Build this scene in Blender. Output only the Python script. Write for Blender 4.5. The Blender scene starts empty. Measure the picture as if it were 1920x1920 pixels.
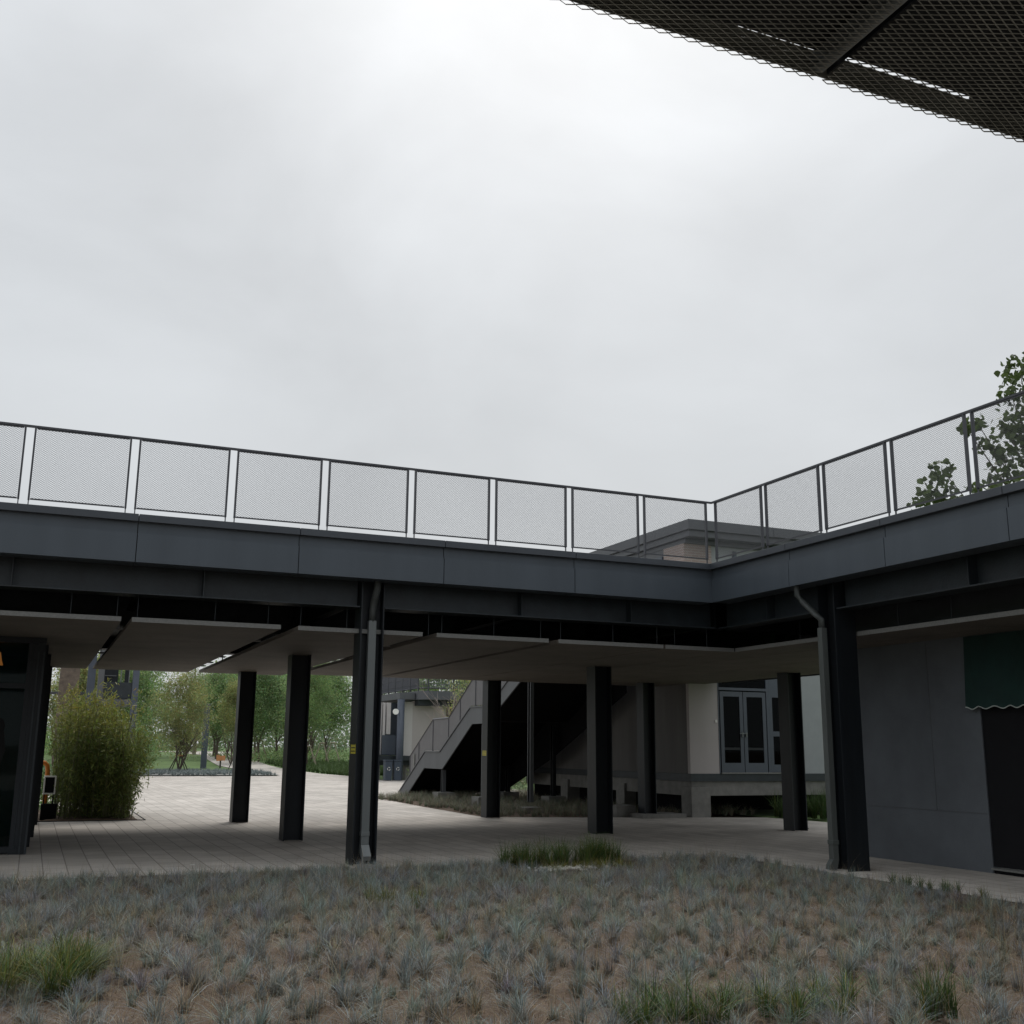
import bpy, math, random
import numpy as np
from mathutils import Matrix, Vector
random.seed(7); rng = np.random.default_rng(7)
sc = bpy.context.scene
COL = sc.collection

# ------------------------------------------------------------------ camera
EYE = 1.65
cam = bpy.data.cameras.new('camera'); cam_o = bpy.data.objects.new('camera', cam); COL.objects.link(cam_o)
cam.sensor_width = 36; cam.sensor_height = 36; cam.lens = 36*2033.86/1920
cam.clip_start = 0.05; cam.clip_end = 6000
Rr = (0.91739255, -0.39789828, 0.00823799); Ru = (-0.09225938, -0.19248623, 0.97695305); Rf = (0.38714224, 0.89700948, 0.21329529)
M = Matrix(((Rr[0], Ru[0], -Rf[0], 0), (Rr[1], Ru[1], -Rf[1], 0), (Rr[2], Ru[2], -Rf[2], EYE), (0, 0, 0, 1)))
cam_o.matrix_world = M
sc.camera = cam_o
sc.view_settings.view_transform = 'Standard'; sc.view_settings.look = 'None'
sc.view_settings.exposure = 0.0; sc.view_settings.gamma = 1.0

# ------------------------------------------------------------------ sky and sun (overcast)
SUN_EL = math.radians(50); SUN_AZ = math.radians(27)
sd = Vector((math.sin(SUN_AZ)*math.cos(SUN_EL), math.cos(SUN_AZ)*math.cos(SUN_EL), math.sin(SUN_EL)))
w = bpy.data.worlds.new('World'); sc.world = w; w.use_nodes = True
nt = w.node_tree; N = nt.nodes; L = nt.links; N.clear()
out = N.new('ShaderNodeOutputWorld'); bg = N.new('ShaderNodeBackground'); bg.inputs['Strength'].default_value = 0.1
sky = N.new('ShaderNodeTexSky'); sky.sky_type = 'NISHITA'; sky.sun_disc = False
sky.sun_elevation = SUN_EL; sky.sun_rotation = SUN_AZ; sky.air_density = 1.5; sky.dust_density = 4.0
tc = N.new('ShaderNodeTexCoord')
sep = N.new('ShaderNodeSeparateXYZ'); L.new(tc.outputs['Generated'], sep.inputs[0])
mp = N.new('ShaderNodeMapping'); mp.inputs['Scale'].default_value = (1.0, 1.0, 1.7); L.new(tc.outputs['Generated'], mp.inputs[0])
n1 = N.new('ShaderNodeTexNoise'); n1.inputs['Scale'].default_value = 3.1; n1.inputs['Detail'].default_value = 7; n1.inputs['Roughness'].default_value = .5
n1.inputs['Distortion'].default_value = .25
L.new(mp.outputs[0], n1.inputs['Vector'])
def mnode(op, a=None, b=None, c=None):
    m = N.new('ShaderNodeMath'); m.operation = op
    for i, v in enumerate((a, b, c)):
        if v is None: continue
        if isinstance(v, (int, float)): m.inputs[i].default_value = v
        else: L.new(v, m.inputs[i])
    return m.outputs[0]
el = mnode('MAXIMUM', sep.outputs[2], 0.0)
base = mnode('MULTIPLY_ADD', mnode('POWER', el, 3.0), 7.0, 6.6)
cl = mnode('MULTIPLY_ADD', n1.outputs['Fac'], 6.3, -3.15)
cl = mnode('MULTIPLY', cl, mnode('MULTIPLY_ADD', el, 1.1, .16))
dotn = N.new('ShaderNodeVectorMath'); dotn.operation = 'DOT_PRODUCT'; L.new(tc.outputs['Generated'], dotn.inputs[0])
dotn.inputs[1].default_value = (math.sin(SUN_AZ)*math.cos(.62), math.cos(SUN_AZ)*math.cos(.62), math.sin(.62))
glow = mnode('POWER', mnode('MAXIMUM', dotn.outputs['Value'], 0.0), 24.0)
lum = mnode('ADD', mnode('ADD', base, cl), mnode('MULTIPLY', glow, .55))
comb = N.new('ShaderNodeVectorMath'); comb.operation = 'SCALE'; comb.inputs[0].default_value = (0.955, 0.995, 1.035)
L.new(lum, comb.inputs['Scale'])
mix = N.new('ShaderNodeMix'); mix.data_type = 'RGBA'; mix.inputs['Factor'].default_value = 0.93
L.new(sky.outputs[0], mix.inputs[6]); L.new(comb.outputs[0], mix.inputs[7])
L.new(mix.outputs[2], bg.inputs['Color']); L.new(bg.outputs[0], out.inputs[0])
sl = bpy.data.lights.new('sun', 'SUN'); so = bpy.data.objects.new('sun', sl); COL.objects.link(so)
sl.energy = 1.5; sl.angle = math.radians(25); sl.color = (1.0, .965, .92)
so.rotation_euler = sd.to_track_quat('Z', 'Y').to_euler(); so.location = sd*200

# ------------------------------------------------------------------ materials
MAT = {}
def mat(name, col, rough=.6, metal=0.0, var=.12, scale=3.0, bump=0.0, bscale=60.0, spec=.5, col2=None, attr=False, trans=0.0, streak=False, emit=None):
    m = bpy.data.materials.new(name); m.use_nodes = True
    t = m.node_tree; b = t.nodes['Principled BSDF']
    b.inputs['Roughness'].default_value = rough; b.inputs['Metallic'].default_value = metal
    b.inputs['Specular IOR Level'].default_value = spec
    co = t.nodes.new('ShaderNodeTexCoord')
    mp_ = t.nodes.new('ShaderNodeMapping'); t.links.new(co.outputs['Object'], mp_.inputs[0])
    if streak: mp_.inputs['Scale'].default_value = (1, 1, .12)
    nz = t.nodes.new('ShaderNodeTexNoise'); nz.inputs['Scale'].default_value = scale; nz.inputs['Detail'].default_value = 7; nz.inputs['Roughness'].default_value = .62
    t.links.new(mp_.outputs[0], nz.inputs['Vector'])
    rp = t.nodes.new('ShaderNodeValToRGB')
    a = tuple(max(0, c*(1-var)) for c in col); c2 = col2 or tuple(min(1, c*(1+var)) for c in col)
    rp.color_ramp.elements[0].position = .3; rp.color_ramp.elements[1].position = .7
    rp.color_ramp.elements[0].color = (*a, 1); rp.color_ramp.elements[1].color = (*c2, 1)
    t.links.new(nz.outputs['Fac'], rp.inputs[0]); outc = rp.outputs[0]
    if attr:
        at = t.nodes.new('ShaderNodeAttribute'); at.attribute_name = 'tint'
        mx = t.nodes.new('ShaderNodeMix'); mx.data_type = 'RGBA'; mx.blend_type = 'MULTIPLY'; mx.inputs['Factor'].default_value = 1
        t.links.new(outc, mx.inputs[6]); t.links.new(at.outputs['Color'], mx.inputs[7]); outc = mx.outputs[2]
    t.links.new(outc, b.inputs['Base Color'])
    if bump:
        nb = t.nodes.new('ShaderNodeTexNoise'); nb.inputs['Scale'].default_value = bscale; nb.inputs['Detail'].default_value = 4
        t.links.new(co.outputs['Object'], nb.inputs['Vector'])
        bu = t.nodes.new('ShaderNodeBump'); bu.inputs['Strength'].default_value = bump; bu.inputs['Distance'].default_value = .02
        t.links.new(nb.outputs['Fac'], bu.inputs['Height']); t.links.new(bu.outputs[0], b.inputs['Normal'])
    if trans:
        tr = t.nodes.new('ShaderNodeBsdfTranslucent'); t.links.new(outc, tr.inputs['Color'])
        ms = t.nodes.new('ShaderNodeMixShader'); ms.inputs[0].default_value = trans
        o = t.nodes['Material Output']; t.links.new(b.outputs[0], ms.inputs[1]); t.links.new(tr.outputs[0], ms.inputs[2]); t.links.new(ms.outputs[0], o.inputs[0])
    if emit:
        b.inputs['Emission Color'].default_value = (*emit[0], 1); b.inputs['Emission Strength'].default_value = emit[1]
    MAT[name] = m; return m

mat('fascia', (.068, .083, .100), rough=.42, var=.10, scale=2.2, bump=.04, bscale=25, spec=.4, streak=True)
mat('coping', (.058, .066, .078), rough=.45, var=.12, scale=2, spec=.4)
mat('dark_steel', (.0085, .0115, .015), rough=.5, var=.35, scale=4, bump=.12, bscale=40, spec=.4, streak=True)
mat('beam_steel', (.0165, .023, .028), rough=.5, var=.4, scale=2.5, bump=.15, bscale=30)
mat('rail_steel', (.062, .064, .073), rough=.45, var=.15, spec=.4)
mat('rail_mesh', (.09, .092, .105), rough=.5, var=.1)
mat('pipe_grey_shaded', (.085, .094, .090), rough=.5, var=.2, scale=5, streak=True)  # pipe grey with shade put into the colour, for the right column
mat('elbow_dark', (.05, .056, .054), rough=.6, var=.3, scale=8)
mat('pipe_grey', (.145, .158, .158), rough=.45, var=.16, scale=4, streak=True)
mat('ceiling_panel', (.130, .113, .093), rough=.75, var=.2, scale=1.2, bump=.5, bscale=140)
mat('panel_edge', (.175, .175, .165), rough=.6, var=.2, scale=40)
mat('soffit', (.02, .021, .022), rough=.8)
mat('mesh_metal', (.19, .19, .165), rough=.45, metal=.0, var=.3, scale=8)
mat('deck_concrete', (.25, .25, .24), rough=.85, bump=.2)
mat('plinth', (.20, .195, .18), rough=.9, var=.2, scale=5, bump=.3, bscale=50)
mat('white_panel', (.42, .385, .375), rough=.7, var=.05, scale=1.5, streak=True)
mat('grey_panel', (.29, .305, .315), rough=.7, var=.05)
mat('dark_panel', (.10, .095, .09), rough=.75, var=.15, streak=True)
mat('stair_paint', (.10, .105, .112), rough=.55, var=.1, scale=2, streak=True)
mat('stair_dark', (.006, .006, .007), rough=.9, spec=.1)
mat('stair_sheet', (.135, .13, .135), rough=.55, var=.08)
mat('roof_grey', (.09, .095, .105), rough=.5, var=.08)
mat('window_frame', (.062, .074, .096), rough=.4, var=.1, spec=.5)
mat('render_wall', (.115, .127, .142), rough=.85, var=.16, scale=1.1, bump=.35, bscale=90)
mat('black', (.010, .010, .012), rough=.8, spec=.2)
mat('awning', (.005, .030, .026), rough=.8, var=.2, scale=3, bump=.1, bscale=15)
mat('awning_trim', (.5, .55, .52), rough=.8)
mat('sticker_yellow', (.55, .48, .03), rough=.5)
mat('sticker_ink', (.02, .02, .01), rough=.5)
mat('white_plastic', (.75, .74, .70), rough=.4, var=.05)
mat('orange', (.75, .23, .03), rough=.5, var=.1)
mat('soil', (.104, .071, .048), rough=.95, var=.3, scale=7, bump=1.0, bscale=35)
mat('lawn', (.09, .15, .04), rough=.95, var=.35, scale=.7, bump=.8, bscale=25)
mat('gravel_plant', (.16, .165, .155), rough=.95, var=.25, scale=9, bump=.8, bscale=20)
mat('bark', (.12, .095, .075), rough=.9, var=.3, scale=6, bump=.5)
mat('bare_bark', (.30, .25, .225), rough=.9, var=.2)
mat('stake', (.30, .26, .19), rough=.85, var=.2)
mat('stake_dark', (.06, .055, .045), rough=.85)
mat('tie_orange', (.55, .28, .12), rough=.8)
mat('post_blue', (.075, .09, .12), rough=.5)
mat('pale_wall', (.52, .50, .49), rough=.8, var=.04)
mat('brown_wall', (.13, .095, .085), rough=.8, var=.12)
mat('bin_blue', (.045, .06, .085), rough=.5)
mat('wire', (.05, .05, .055), rough=.6)
mat('sign_orange', (.62, .27, .12), rough=.6, var=.15)
mat('lamp_white', (.85, .85, .83), rough=.4)
mat('straw_dry', (.36, .26, .13), rough=.9, var=.3)
mat('pebble', (.55, .53, .47), rough=.8, var=.2)
mat('leaf_dark', (.18, .27, .11), rough=.6, attr=True, trans=.4, var=.2)
mat('leaf_mid', (.23, .33, .13), rough=.6, attr=True, trans=.4, var=.2)
mat('leaf_olive', (.31, .33, .13), rough=.6, attr=True, trans=.4, var=.2)
mat('leaf_poplar', (.075, .105, .035), rough=.5, attr=True, trans=.35, var=.2)
mat('leaf_bamboo', (.15, .19, .045), rough=.6, attr=True, trans=.35, var=.2)
mat('leaf_far', (.20, .26, .14), rough=.7, attr=True, trans=.3, var=.2)
mat('culm', (.085, .090, .030), rough=.6, var=.3)
mat('fescue', (.21, .25, .248), rough=.8, attr=True, trans=.15, var=.08)
mat('fescue_dry', (.25, .225, .165), rough=.8, attr=True, trans=.15, var=.1)
mat('green_blade', (.065, .115, .028), rough=.7, attr=True, trans=.2, var=.1)
mat('teal_room', (.12, .21, .205), rough=.9)
mat('warm_lamp', (.9, .4, .15), rough=.5, emit=((1.0, .30, .07), .75))
mat('shop_inside', (.06, .10, .095), rough=.9)
mat('figure_print', (.004, .004, .004), rough=.9)

def glass_mat(name, tintc, alpha):
    m = bpy.data.materials.new(name); m.use_nodes = True; t = m.node_tree; t.nodes.clear()
    o = t.nodes.new('ShaderNodeOutputMaterial'); tr = t.nodes.new('ShaderNodeBsdfTransparent'); gl = t.nodes.new('ShaderNodeBsdfGlossy')
    nz = t.nodes.new('ShaderNodeTexNoise'); nz.inputs['Scale'].default_value = 1.5
    bu = t.nodes.new('ShaderNodeBump'); bu.inputs['Strength'].default_value = .03; t.links.new(nz.outputs['Fac'], bu.inputs['Height']); t.links.new(bu.outputs[0], gl.inputs['Normal'])
    tr.inputs[0].default_value = (*tintc, 1); gl.inputs['Roughness'].default_value = .03; gl.inputs[0].default_value = (.8, .85, .85, 1)
    ms = t.nodes.new('ShaderNodeMixShader'); fr = t.nodes.new('ShaderNodeFresnel'); fr.inputs[0].default_value = alpha
    t.links.new(fr.outputs[0], ms.inputs[0]); t.links.new(tr.outputs[0], ms.inputs[1]); t.links.new(gl.outputs[0], ms.inputs[2]); t.links.new(ms.outputs[0], o.inputs[0])
    MAT[name] = m
glass_mat('glass', (.14, .22, .24), 1.16)

glass_mat('glass_clear', (.42, .48, .47), 1.2)
def brick_mat(name, c1, c2, mortar, bw, bh, ms_, rotz=0.0, rough=.8, vert=None, off=.5, bump=.4):
    m = bpy.data.materials.new(name); m.use_nodes = True; t = m.node_tree; b = t.nodes['Principled BSDF']; b.inputs['Roughness'].default_value = rough
    co = t.nodes.new('ShaderNodeTexCoord'); src = co.outputs['Object']
    if vert:
        s = t.nodes.new('ShaderNodeSeparateXYZ'); c = t.nodes.new('ShaderNodeCombineXYZ'); t.links.new(src, s.inputs[0])
        a = t.nodes.new('ShaderNodeMath'); a.operation = 'ADD'; t.links.new(s.outputs[0], a.inputs[0]); t.links.new(s.outputs[1], a.inputs[1])
        t.links.new(a.outputs[0], c.inputs[0]); t.links.new(s.outputs[2], c.inputs[1]); src = c.outputs[0]
    mp_ = t.nodes.new('ShaderNodeMapping'); mp_.inputs['Rotation'].default_value = (0, 0, rotz); t.links.new(src, mp_.inputs[0])
    br = t.nodes.new('ShaderNodeTexBrick'); br.offset = off; br.inputs['Scale'].default_value = 1.0
    br.inputs['Brick Width'].default_value = bw; br.inputs['Row Height'].default_value = bh; br.inputs['Mortar Size'].default_value = ms_
    br.inputs['Color1'].default_value = (*c1, 1); br.inputs['Color2'].default_value = (*c2, 1); br.inputs['Mortar'].default_value = (*mortar, 1)
    br.inputs['Mortar Smooth'].default_value = .2
    t.links.new(mp_.outputs[0], br.inputs['Vector'])
    nz = t.nodes.new('ShaderNodeTexNoise'); nz.inputs['Scale'].default_value = .55; nz.inputs['Detail'].default_value = 8; nz.inputs['Roughness'].default_value = .65; t.links.new(co.outputs['Object'], nz.inputs['Vector'])
    mr = t.nodes.new('ShaderNodeMapRange'); mr.inputs[1].default_value = .3; mr.inputs[2].default_value = .7; mr.inputs[3].default_value = .70; mr.inputs[4].default_value = 1.14
    t.links.new(nz.outputs['Fac'], mr.inputs[0])
    mx = t.nodes.new('ShaderNodeVectorMath'); mx.operation = 'SCALE'; t.links.new(br.outputs[0], mx.inputs[0]); t.links.new(mr.outputs[0], mx.inputs['Scale'])
    t.links.new(mx.outputs[0], b.inputs['Base Color'])
    bu = t.nodes.new('ShaderNodeBump'); bu.inputs['Strength'].default_value = bump; bu.inputs['Distance'].default_value = .01; bu.invert = True
    t.links.new(br.outputs['Fac'], bu.inputs['Height']); t.links.new(bu.outputs[0], b.inputs['Normal'])
    MAT[name] = m
brick_mat('paving', (.56, .515, .465), (.455, .415, .37), (.27, .24, .21), .62, .305, .009, rotz=math.pi/2, rough=.85)
brick_mat('brick', (.35, .27, .24), (.31, .24, .215), (.38, .34, .32), .24, .07, .012, vert=True)

# ------------------------------------------------------------------ helpers
def tag(o, label=None, cat=None, group=None, kind=None):
    if label: o['label'] = label
    if cat: o['category'] = cat
    if group: o['group'] = group
    if kind: o['kind'] = kind
    return o
def wloc(o):
    v = Vector((0, 0, 0))
    while o is not None: v = v + Vector(o.location); o = o.parent
    return v
def thing(name, loc, label, cat, group=None):
    o = bpy.data.objects.new(name, None); COL.objects.link(o); o.location = loc; o.empty_display_size = .3
    return tag(o, label, cat, group)
def mesh_obj(name, me, parent=None, loc=(0, 0, 0)):
    o = bpy.data.objects.new(name, me); COL.objects.link(o); o.location = loc
    if parent is not None: o.parent = parent
    return o
class MB:
    def __init__(s): s.v = []; s.f = []; s.m = []
    def add(s, vs, fs, mi=0):
        n = len(s.v); s.v += [tuple(p) for p in vs]; s.f += [tuple(n+i for i in f) for f in fs]; s.m += [mi]*len(fs); return s
    def box(s, x0, x1, y0, y1, z0, z1, mi=0):
        return s.add([(x0,y0,z0),(x1,y0,z0),(x1,y1,z0),(x0,y1,z0),(x0,y0,z1),(x1,y0,z1),(x1,y1,z1),(x0,y1,z1)],
              [(0,3,2,1),(4,5,6,7),(0,1,5,4),(1,2,6,5),(2,3,7,6),(3,0,4,7)], mi)
    def prism(s, poly, axis, a0, a1, mi=0):     # poly in the two other axes, extruded along axis
        def P(u, v, a): return {'x': (a, u, v), 'y': (u, a, v), 'z': (u, v, a)}[axis]
        n = len(poly); vs = [P(u, v, a0) for u, v in poly]+[P(u, v, a1) for u, v in poly]
        fs = [tuple(range(n))[::-1], tuple(range(n, 2*n))]+[(i, (i+1) % n, n+(i+1) % n, n+i) for i in range(n)]
        return s.add(vs, fs, mi)
    def tube(s, pts, r, n=8, mi=0, r1=None):
        pts = [Vector(p) for p in pts]; k = len(pts); vs = []
        for i, p in enumerate(pts):
            d = (pts[min(i+1, k-1)]-pts[max(i-1, 0)]).normalized()
            a = d.cross(Vector((0, 0, 1)) if abs(d.z) < .9 else Vector((1, 0, 0))).normalized(); b = d.cross(a)
            rr = r if r1 is None else r+(r1-r)*i/max(1, k-1)
            vs += [p+a*math.cos(2*math.pi*j/n)*rr+b*math.sin(2*math.pi*j/n)*rr for j in range(n)]
        fs = [(i*n+j, i*n+(j+1) % n, (i+1)*n+(j+1) % n, (i+1)*n+j) for i in range(k-1) for j in range(n)]
        fs += [tuple(range(n))[::-1], tuple(range((k-1)*n, k*n))]
        return s.add(vs, fs, mi)
    def sqtube(s, pts, w_, mi=0): return s.tube(pts, w_*.7071, 4, mi)
    def grid(s, nu, nv, fn, mi=0):
        vs = [fn(i/nu, j/nv) for j in range(nv+1) for i in range(nu+1)]
        return s.add(vs, [(j*(nu+1)+i, j*(nu+1)+i+1, (j+1)*(nu+1)+i+1, (j+1)*(nu+1)+i) for j in range(nv) for i in range(nu)], mi)
    def sphere(s, c, r, nu=12, nv=8, sx=1, sy=1, sz=1, mi=0):
        vs = []; fs = []
        for j in range(nv+1):
            th = math.pi*j/nv
            for i in range(nu):
                ph = 2*math.pi*i/nu; vs.append((c[0]+r*sx*math.sin(th)*math.cos(ph), c[1]+r*sy*math.sin(th)*math.sin(ph), c[2]+r*sz*math.cos(th)))
        for j in range(nv):
            for i in range(nu): fs.append((j*nu+i, (j+1)*nu+i, (j+1)*nu+(i+1) % nu, j*nu+(i+1) % nu))
        return s.add(vs, fs, mi)
    def build(s, name, m, parent=None, loc=None, bevel=0, smooth=False):
        off = wloc(parent) if parent is not None else Vector(loc or (0, 0, 0))
        me = bpy.data.meshes.new(name); me.from_pydata([(x-off.x, y-off.y, z-off.z) for x, y, z in s.v], [], s.f)
        for q in (m if isinstance(m, (list, tuple)) else [m]): me.materials.append(MAT[q])
        me.polygons.foreach_set('material_index', s.m)
        if smooth: me.polygons.foreach_set('use_smooth', [True]*len(s.f))
        me.update()
        o = mesh_obj(name, me, parent, (0, 0, 0) if parent is not None else off)
        if bevel:
            b = o.modifiers.new('bevel', 'BEVEL'); b.width = bevel; b.segments = 2; b.limit_method = 'ANGLE'
        return o
def raw(name, V, F, m, tint=None, parent=None, midx=None, loc=None):
    V = np.asarray(V, np.float32).reshape(-1, 3); F = np.asarray(F, np.int32)
    off = wloc(parent) if parent is not None else Vector(loc or (0, 0, 0))
    V = V-np.array(off, np.float32)
    k = F.shape[1]; me = bpy.data.meshes.new(name)
    me.vertices.add(len(V)); me.vertices.foreach_set('co', V.ravel())
    me.loops.add(F.size); me.loops.foreach_set('vertex_index', F.ravel())
    me.polygons.add(len(F)); me.polygons.foreach_set('loop_start', np.arange(0, F.size, k, dtype=np.int32)); me.polygons.foreach_set('loop_total', np.full(len(F), k, np.int32))
    for q in (m if isinstance(m, (list, tuple)) else [m]): me.materials.append(MAT[q])
    if midx is not None: me.polygons.foreach_set('material_index', np.asarray(midx, np.int32))
    me.update(calc_edges=True)
    if tint is not None:
        a = me.color_attributes.new('tint', 'FLOAT_COLOR', 'POINT')
        t4 = np.ones((len(V), 4), np.float32); t4[:, :3] = tint; a.data.foreach_set('color', t4.ravel())
    return mesh_obj(name, me, parent, (0, 0, 0) if parent is not None else off)
def leaf_arrays(C, size, asp=.5, droop=0.0, jit=.3, up=None):
    n = len(C); a = rng.normal(size=(n, 3)); a[:, 2] -= droop; a /= np.linalg.norm(a, axis=1)[:, None]
    b = rng.normal(size=(n, 3)); b = np.cross(a, b); b /= np.linalg.norm(b, axis=1)[:, None]
    s = size*(1+rng.uniform(-jit, jit, n))[:, None]
    a = a*s*.5; b = b*s*.5*asp
    V = np.stack([C-a, C+b-a*.15, C+a, C-b-a*.15], 1).reshape(-1, 3)
    return V, np.arange(4*n).reshape(-1, 4)
def tints(n, per, lo=.6, hi=1.4, hue=.12):
    t = rng.uniform(lo, hi, n)[:, None]*(1+rng.normal(size=(n, 3))*hue*np.array([1, .4, .8]))
    return np.repeat(np.clip(t, .2, 2.5), per, 0)
def rep(src, parent, off):      # copy of a part under the same thing
    o = src.copy(); COL.objects.link(o); o.parent = parent; o.location = Vector(src.location)+Vector(off); return o
def copy_tree(o, parent=None):
    c = o.copy(); COL.objects.link(c); c.parent = parent
    for ch in list(o.children): copy_tree(ch, c)
    return c

# ================================================================== ground
def zt(y): return min(max(0.0, (y-70)*.02), 1.1)
XB, YF, ZB, ZT = 10.38, 15.45, 4.10, 4.76      # corner of the deck's fascia, its lower and upper edge
g = MB(); g.add([(-2500, -2500, -.06), (2500, -2500, -.06), (2500, 2500, -.06), (-2500, 2500, -.06)], [(0, 1, 2, 3)])
tag(g.build('ground', 'soil'), kind='structure')
g = MB()
ys = [62, 70, 80, 95, 110, 125, 400, 2400]
for a, b in zip(ys[:-1], ys[1:]):
    g.add([(-900, a, zt(a)-.03), (900, a, zt(a)-.03), (900, b, zt(b)-.03), (-900, b, zt(b)-.03)], [(0, 1, 2, 3)])
for x0, x1, y0, y1 in ((17.62, 900, -60, 62), (-900, -30, -60, 62)):
    g.add([(x0, y0, -.03), (x1, y0, -.03), (x1, y1, -.03), (x0, y1, -.03)], [(0, 1, 2, 3)])
tag(g.build('lawn', 'lawn'), kind='structure')
g = MB()
def poly(pts, z=0.0, mi=0): g.add([(x, y, z) for x, y in pts], [tuple(range(len(pts)))], mi)
poly([(-30, YF), (9.3, YF), (10.4, 15.05), (10.4, 25.7), (-30, 25.7)])
poly([(10.4, -30), (17.6, -30), (17.62, 21.6), (17.3, 23.6), (15.0, 24.35), (12.9, 24.85), (10.4, 25.7)])
poly([(-30, 25.7), (10.4, 25.7), (10.5, 30.5), (10.8, 36), (13.0, 38.9), (18.6, 38.9), (18.6, 55.7), (17.0, 56.8), (17.45, 64.4), (13.42, 64.72), (-30, 64.2)])
poly([(-30, -30), (10.4, -30), (10.4, 2.9), (-30, 2.9)])
tag(g.build('plaza', 'paving'), kind='structure')
g = MB()
pl = [(64.72, 13.42, 17.45), (70, 13.9, 17.15), (75, 13.3, 16.6), (79, 12.95, 16.4), (84, 12.8, 16.6), (90, 13.3, 17.1), (98, 14.0, 17.8), (110, 15.6, 19.0), (121, 14.0, 22.5), (128, 9.0, 24.0)]
for (a, l0, r0), (b, l1, r1) in zip(pl[:-1], pl[1:]):
    g.add([(l0, a, zt(a)), (r0, a, zt(a)), (r1, b, zt(b)), (l1, b, zt(b))], [(0, 1, 2, 3)])
tag(g.build('path', 'paving'), kind='structure')
g = MB(); poly([(-30, 64.3), (13.42, 64.8), (14.1, 72), (10.6, 74.8), (6.6, 75.5), (-30, 75)], .05)
g.v = [(x, y, zt(y)+.05) for x, y, z in g.v]
tag(g.build('planting_strip', 'gravel_plant'), kind='structure')
# planted bed: an uneven sheet of soil
def bed(name, x0, x1, y0, y1, nx, ny, amp, z=.0):
    X, Y = np.meshgrid(np.linspace(x0, x1, nx), np.linspace(y0, y1, ny))
    Z = z+amp*(rng.random(X.shape)-.5)
    for s in (3, 7): Z += amp*.5*np.sin(X*s+1.3*s)*np.cos(Y*s*.8+s)
    edge = np.minimum(np.minimum(X-x0, x1-X), np.minimum(Y-y0, y1-Y)); Z = np.where(edge < .12, -.012, Z)
    i = np.arange(ny-1)[:, None]*nx+np.arange(nx-1)[None]; F = np.stack([i, i+1, i+nx+1, i+nx], -1).reshape(-1, 4)
    o = raw(name, np.stack([X, Y, Z], -1).reshape(-1, 3), F, 'soil'); o.data.polygons.foreach_set('use_smooth', [True]*len(F)); return tag(o, kind='structure')
bed('planting_bed', -14, 10.39, 2.9, YF-.01, 300, 160, .03, -.005)
bed('planting_bed', 10.45, 17.9, 25.2, 38.7, 60, 100, .03, -.02)
bed('planting_bed', -3.0, 2.52, 26.72, 31.0, 60, 60, .03, .03)
# steel edging round the beds
def edging(label, pts, z=.03):
    m = MB()
    for (x0, y0), (x1, y1) in zip(pts[:-1], pts[1:]):
        d = Vector((x1-x0, y1-y0)).normalized(); n_ = (-d.y*.006, d.x*.006)
        m.add([(x0-n_[0], y0-n_[1], -.05), (x1-n_[0], y1-n_[1], -.05), (x1+n_[0], y1+n_[1], -.05), (x0+n_[0], y0+n_[1], -.05),
               (x0-n_[0], y0-n_[1], z), (x1-n_[0], y1-n_[1], z), (x1+n_[0], y1+n_[1], z), (x0+n_[0], y0+n_[1], z)], [(0,3,2,1),(4,5,6,7),(0,1,5,4),(1,2,6,5),(2,3,7,6),(3,0,4,7)])
    tag(m.build('edging_strip', 'dark_steel', loc=(pts[0][0], pts[0][1], 0)), label, 'edging')
edging('thin dark steel edging between the bamboo bed and the paving', [(-.5, 26.7), (2.54, 26.7), (2.54, 31)], .018)

# ================================================================== the raised L-shaped walkway
deck = thing('raised_walkway', (XB, YF, 0), 'dark grey raised steel walkway turning a corner round the planted court', 'walkway')
XL, YN = -9.0, -7.0           # how far the two wings run on
# deck slabs and the dark underside
m = MB(); m.box(XL, 16.35, YF+.34, 26.2, 4.44, 4.60); m.box(XB+.34, 16.35, YN, YF+.34, 4.44, 4.60)
m.build('deck_slab', 'deck_concrete', deck)
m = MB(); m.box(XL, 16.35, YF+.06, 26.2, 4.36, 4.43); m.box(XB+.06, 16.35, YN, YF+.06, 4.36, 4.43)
m.build('soffit', 'soffit', deck)
m = MB(); m.box(16.36, 16.40, YN, 24.0, 3.35, 4.6); m.build('rear_sky_block', 'dark_steel', deck)  # added strip that blocks sky light above the ceiling panels
SE = .006
Lx = [-9, -7.8, -5.6, -3.38, -1.15, 1.076, 3.31, 5.545, 7.781, XB]
for i, (a, b) in enumerate(zip(Lx[:-1], Lx[1:])):
    m = MB(); x0, x1 = a+SE, b-(SE if i < len(Lx)-2 else -.0)
    m.box(x0, x1, YF, YF+.02, ZB, 4.50); m.box(x0, x1+(.05 if i == 8 else 0), YF+.035, YF+.05, 4.502, 4.655); m.box(x0, x1, YF+.02, YF+.05, 4.49, 4.50)
    m.box(x0, x1, YF+.02, YF+.36, ZB+.002, ZB+.02)
    m.build('fascia_panel', 'fascia', deck)
    m = MB(); m.box(a+.004, x1 if i < 8 else XB+.0, YF-.05, YF+.33, 4.658, ZT); m.build('coping', 'coping', deck, bevel=.004)
Ry = [YN, -5.3, -3.23, -1.16, .92, 2.99, 5.06, 7.14, 9.218, 11.291, 13.365, YF]
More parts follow.
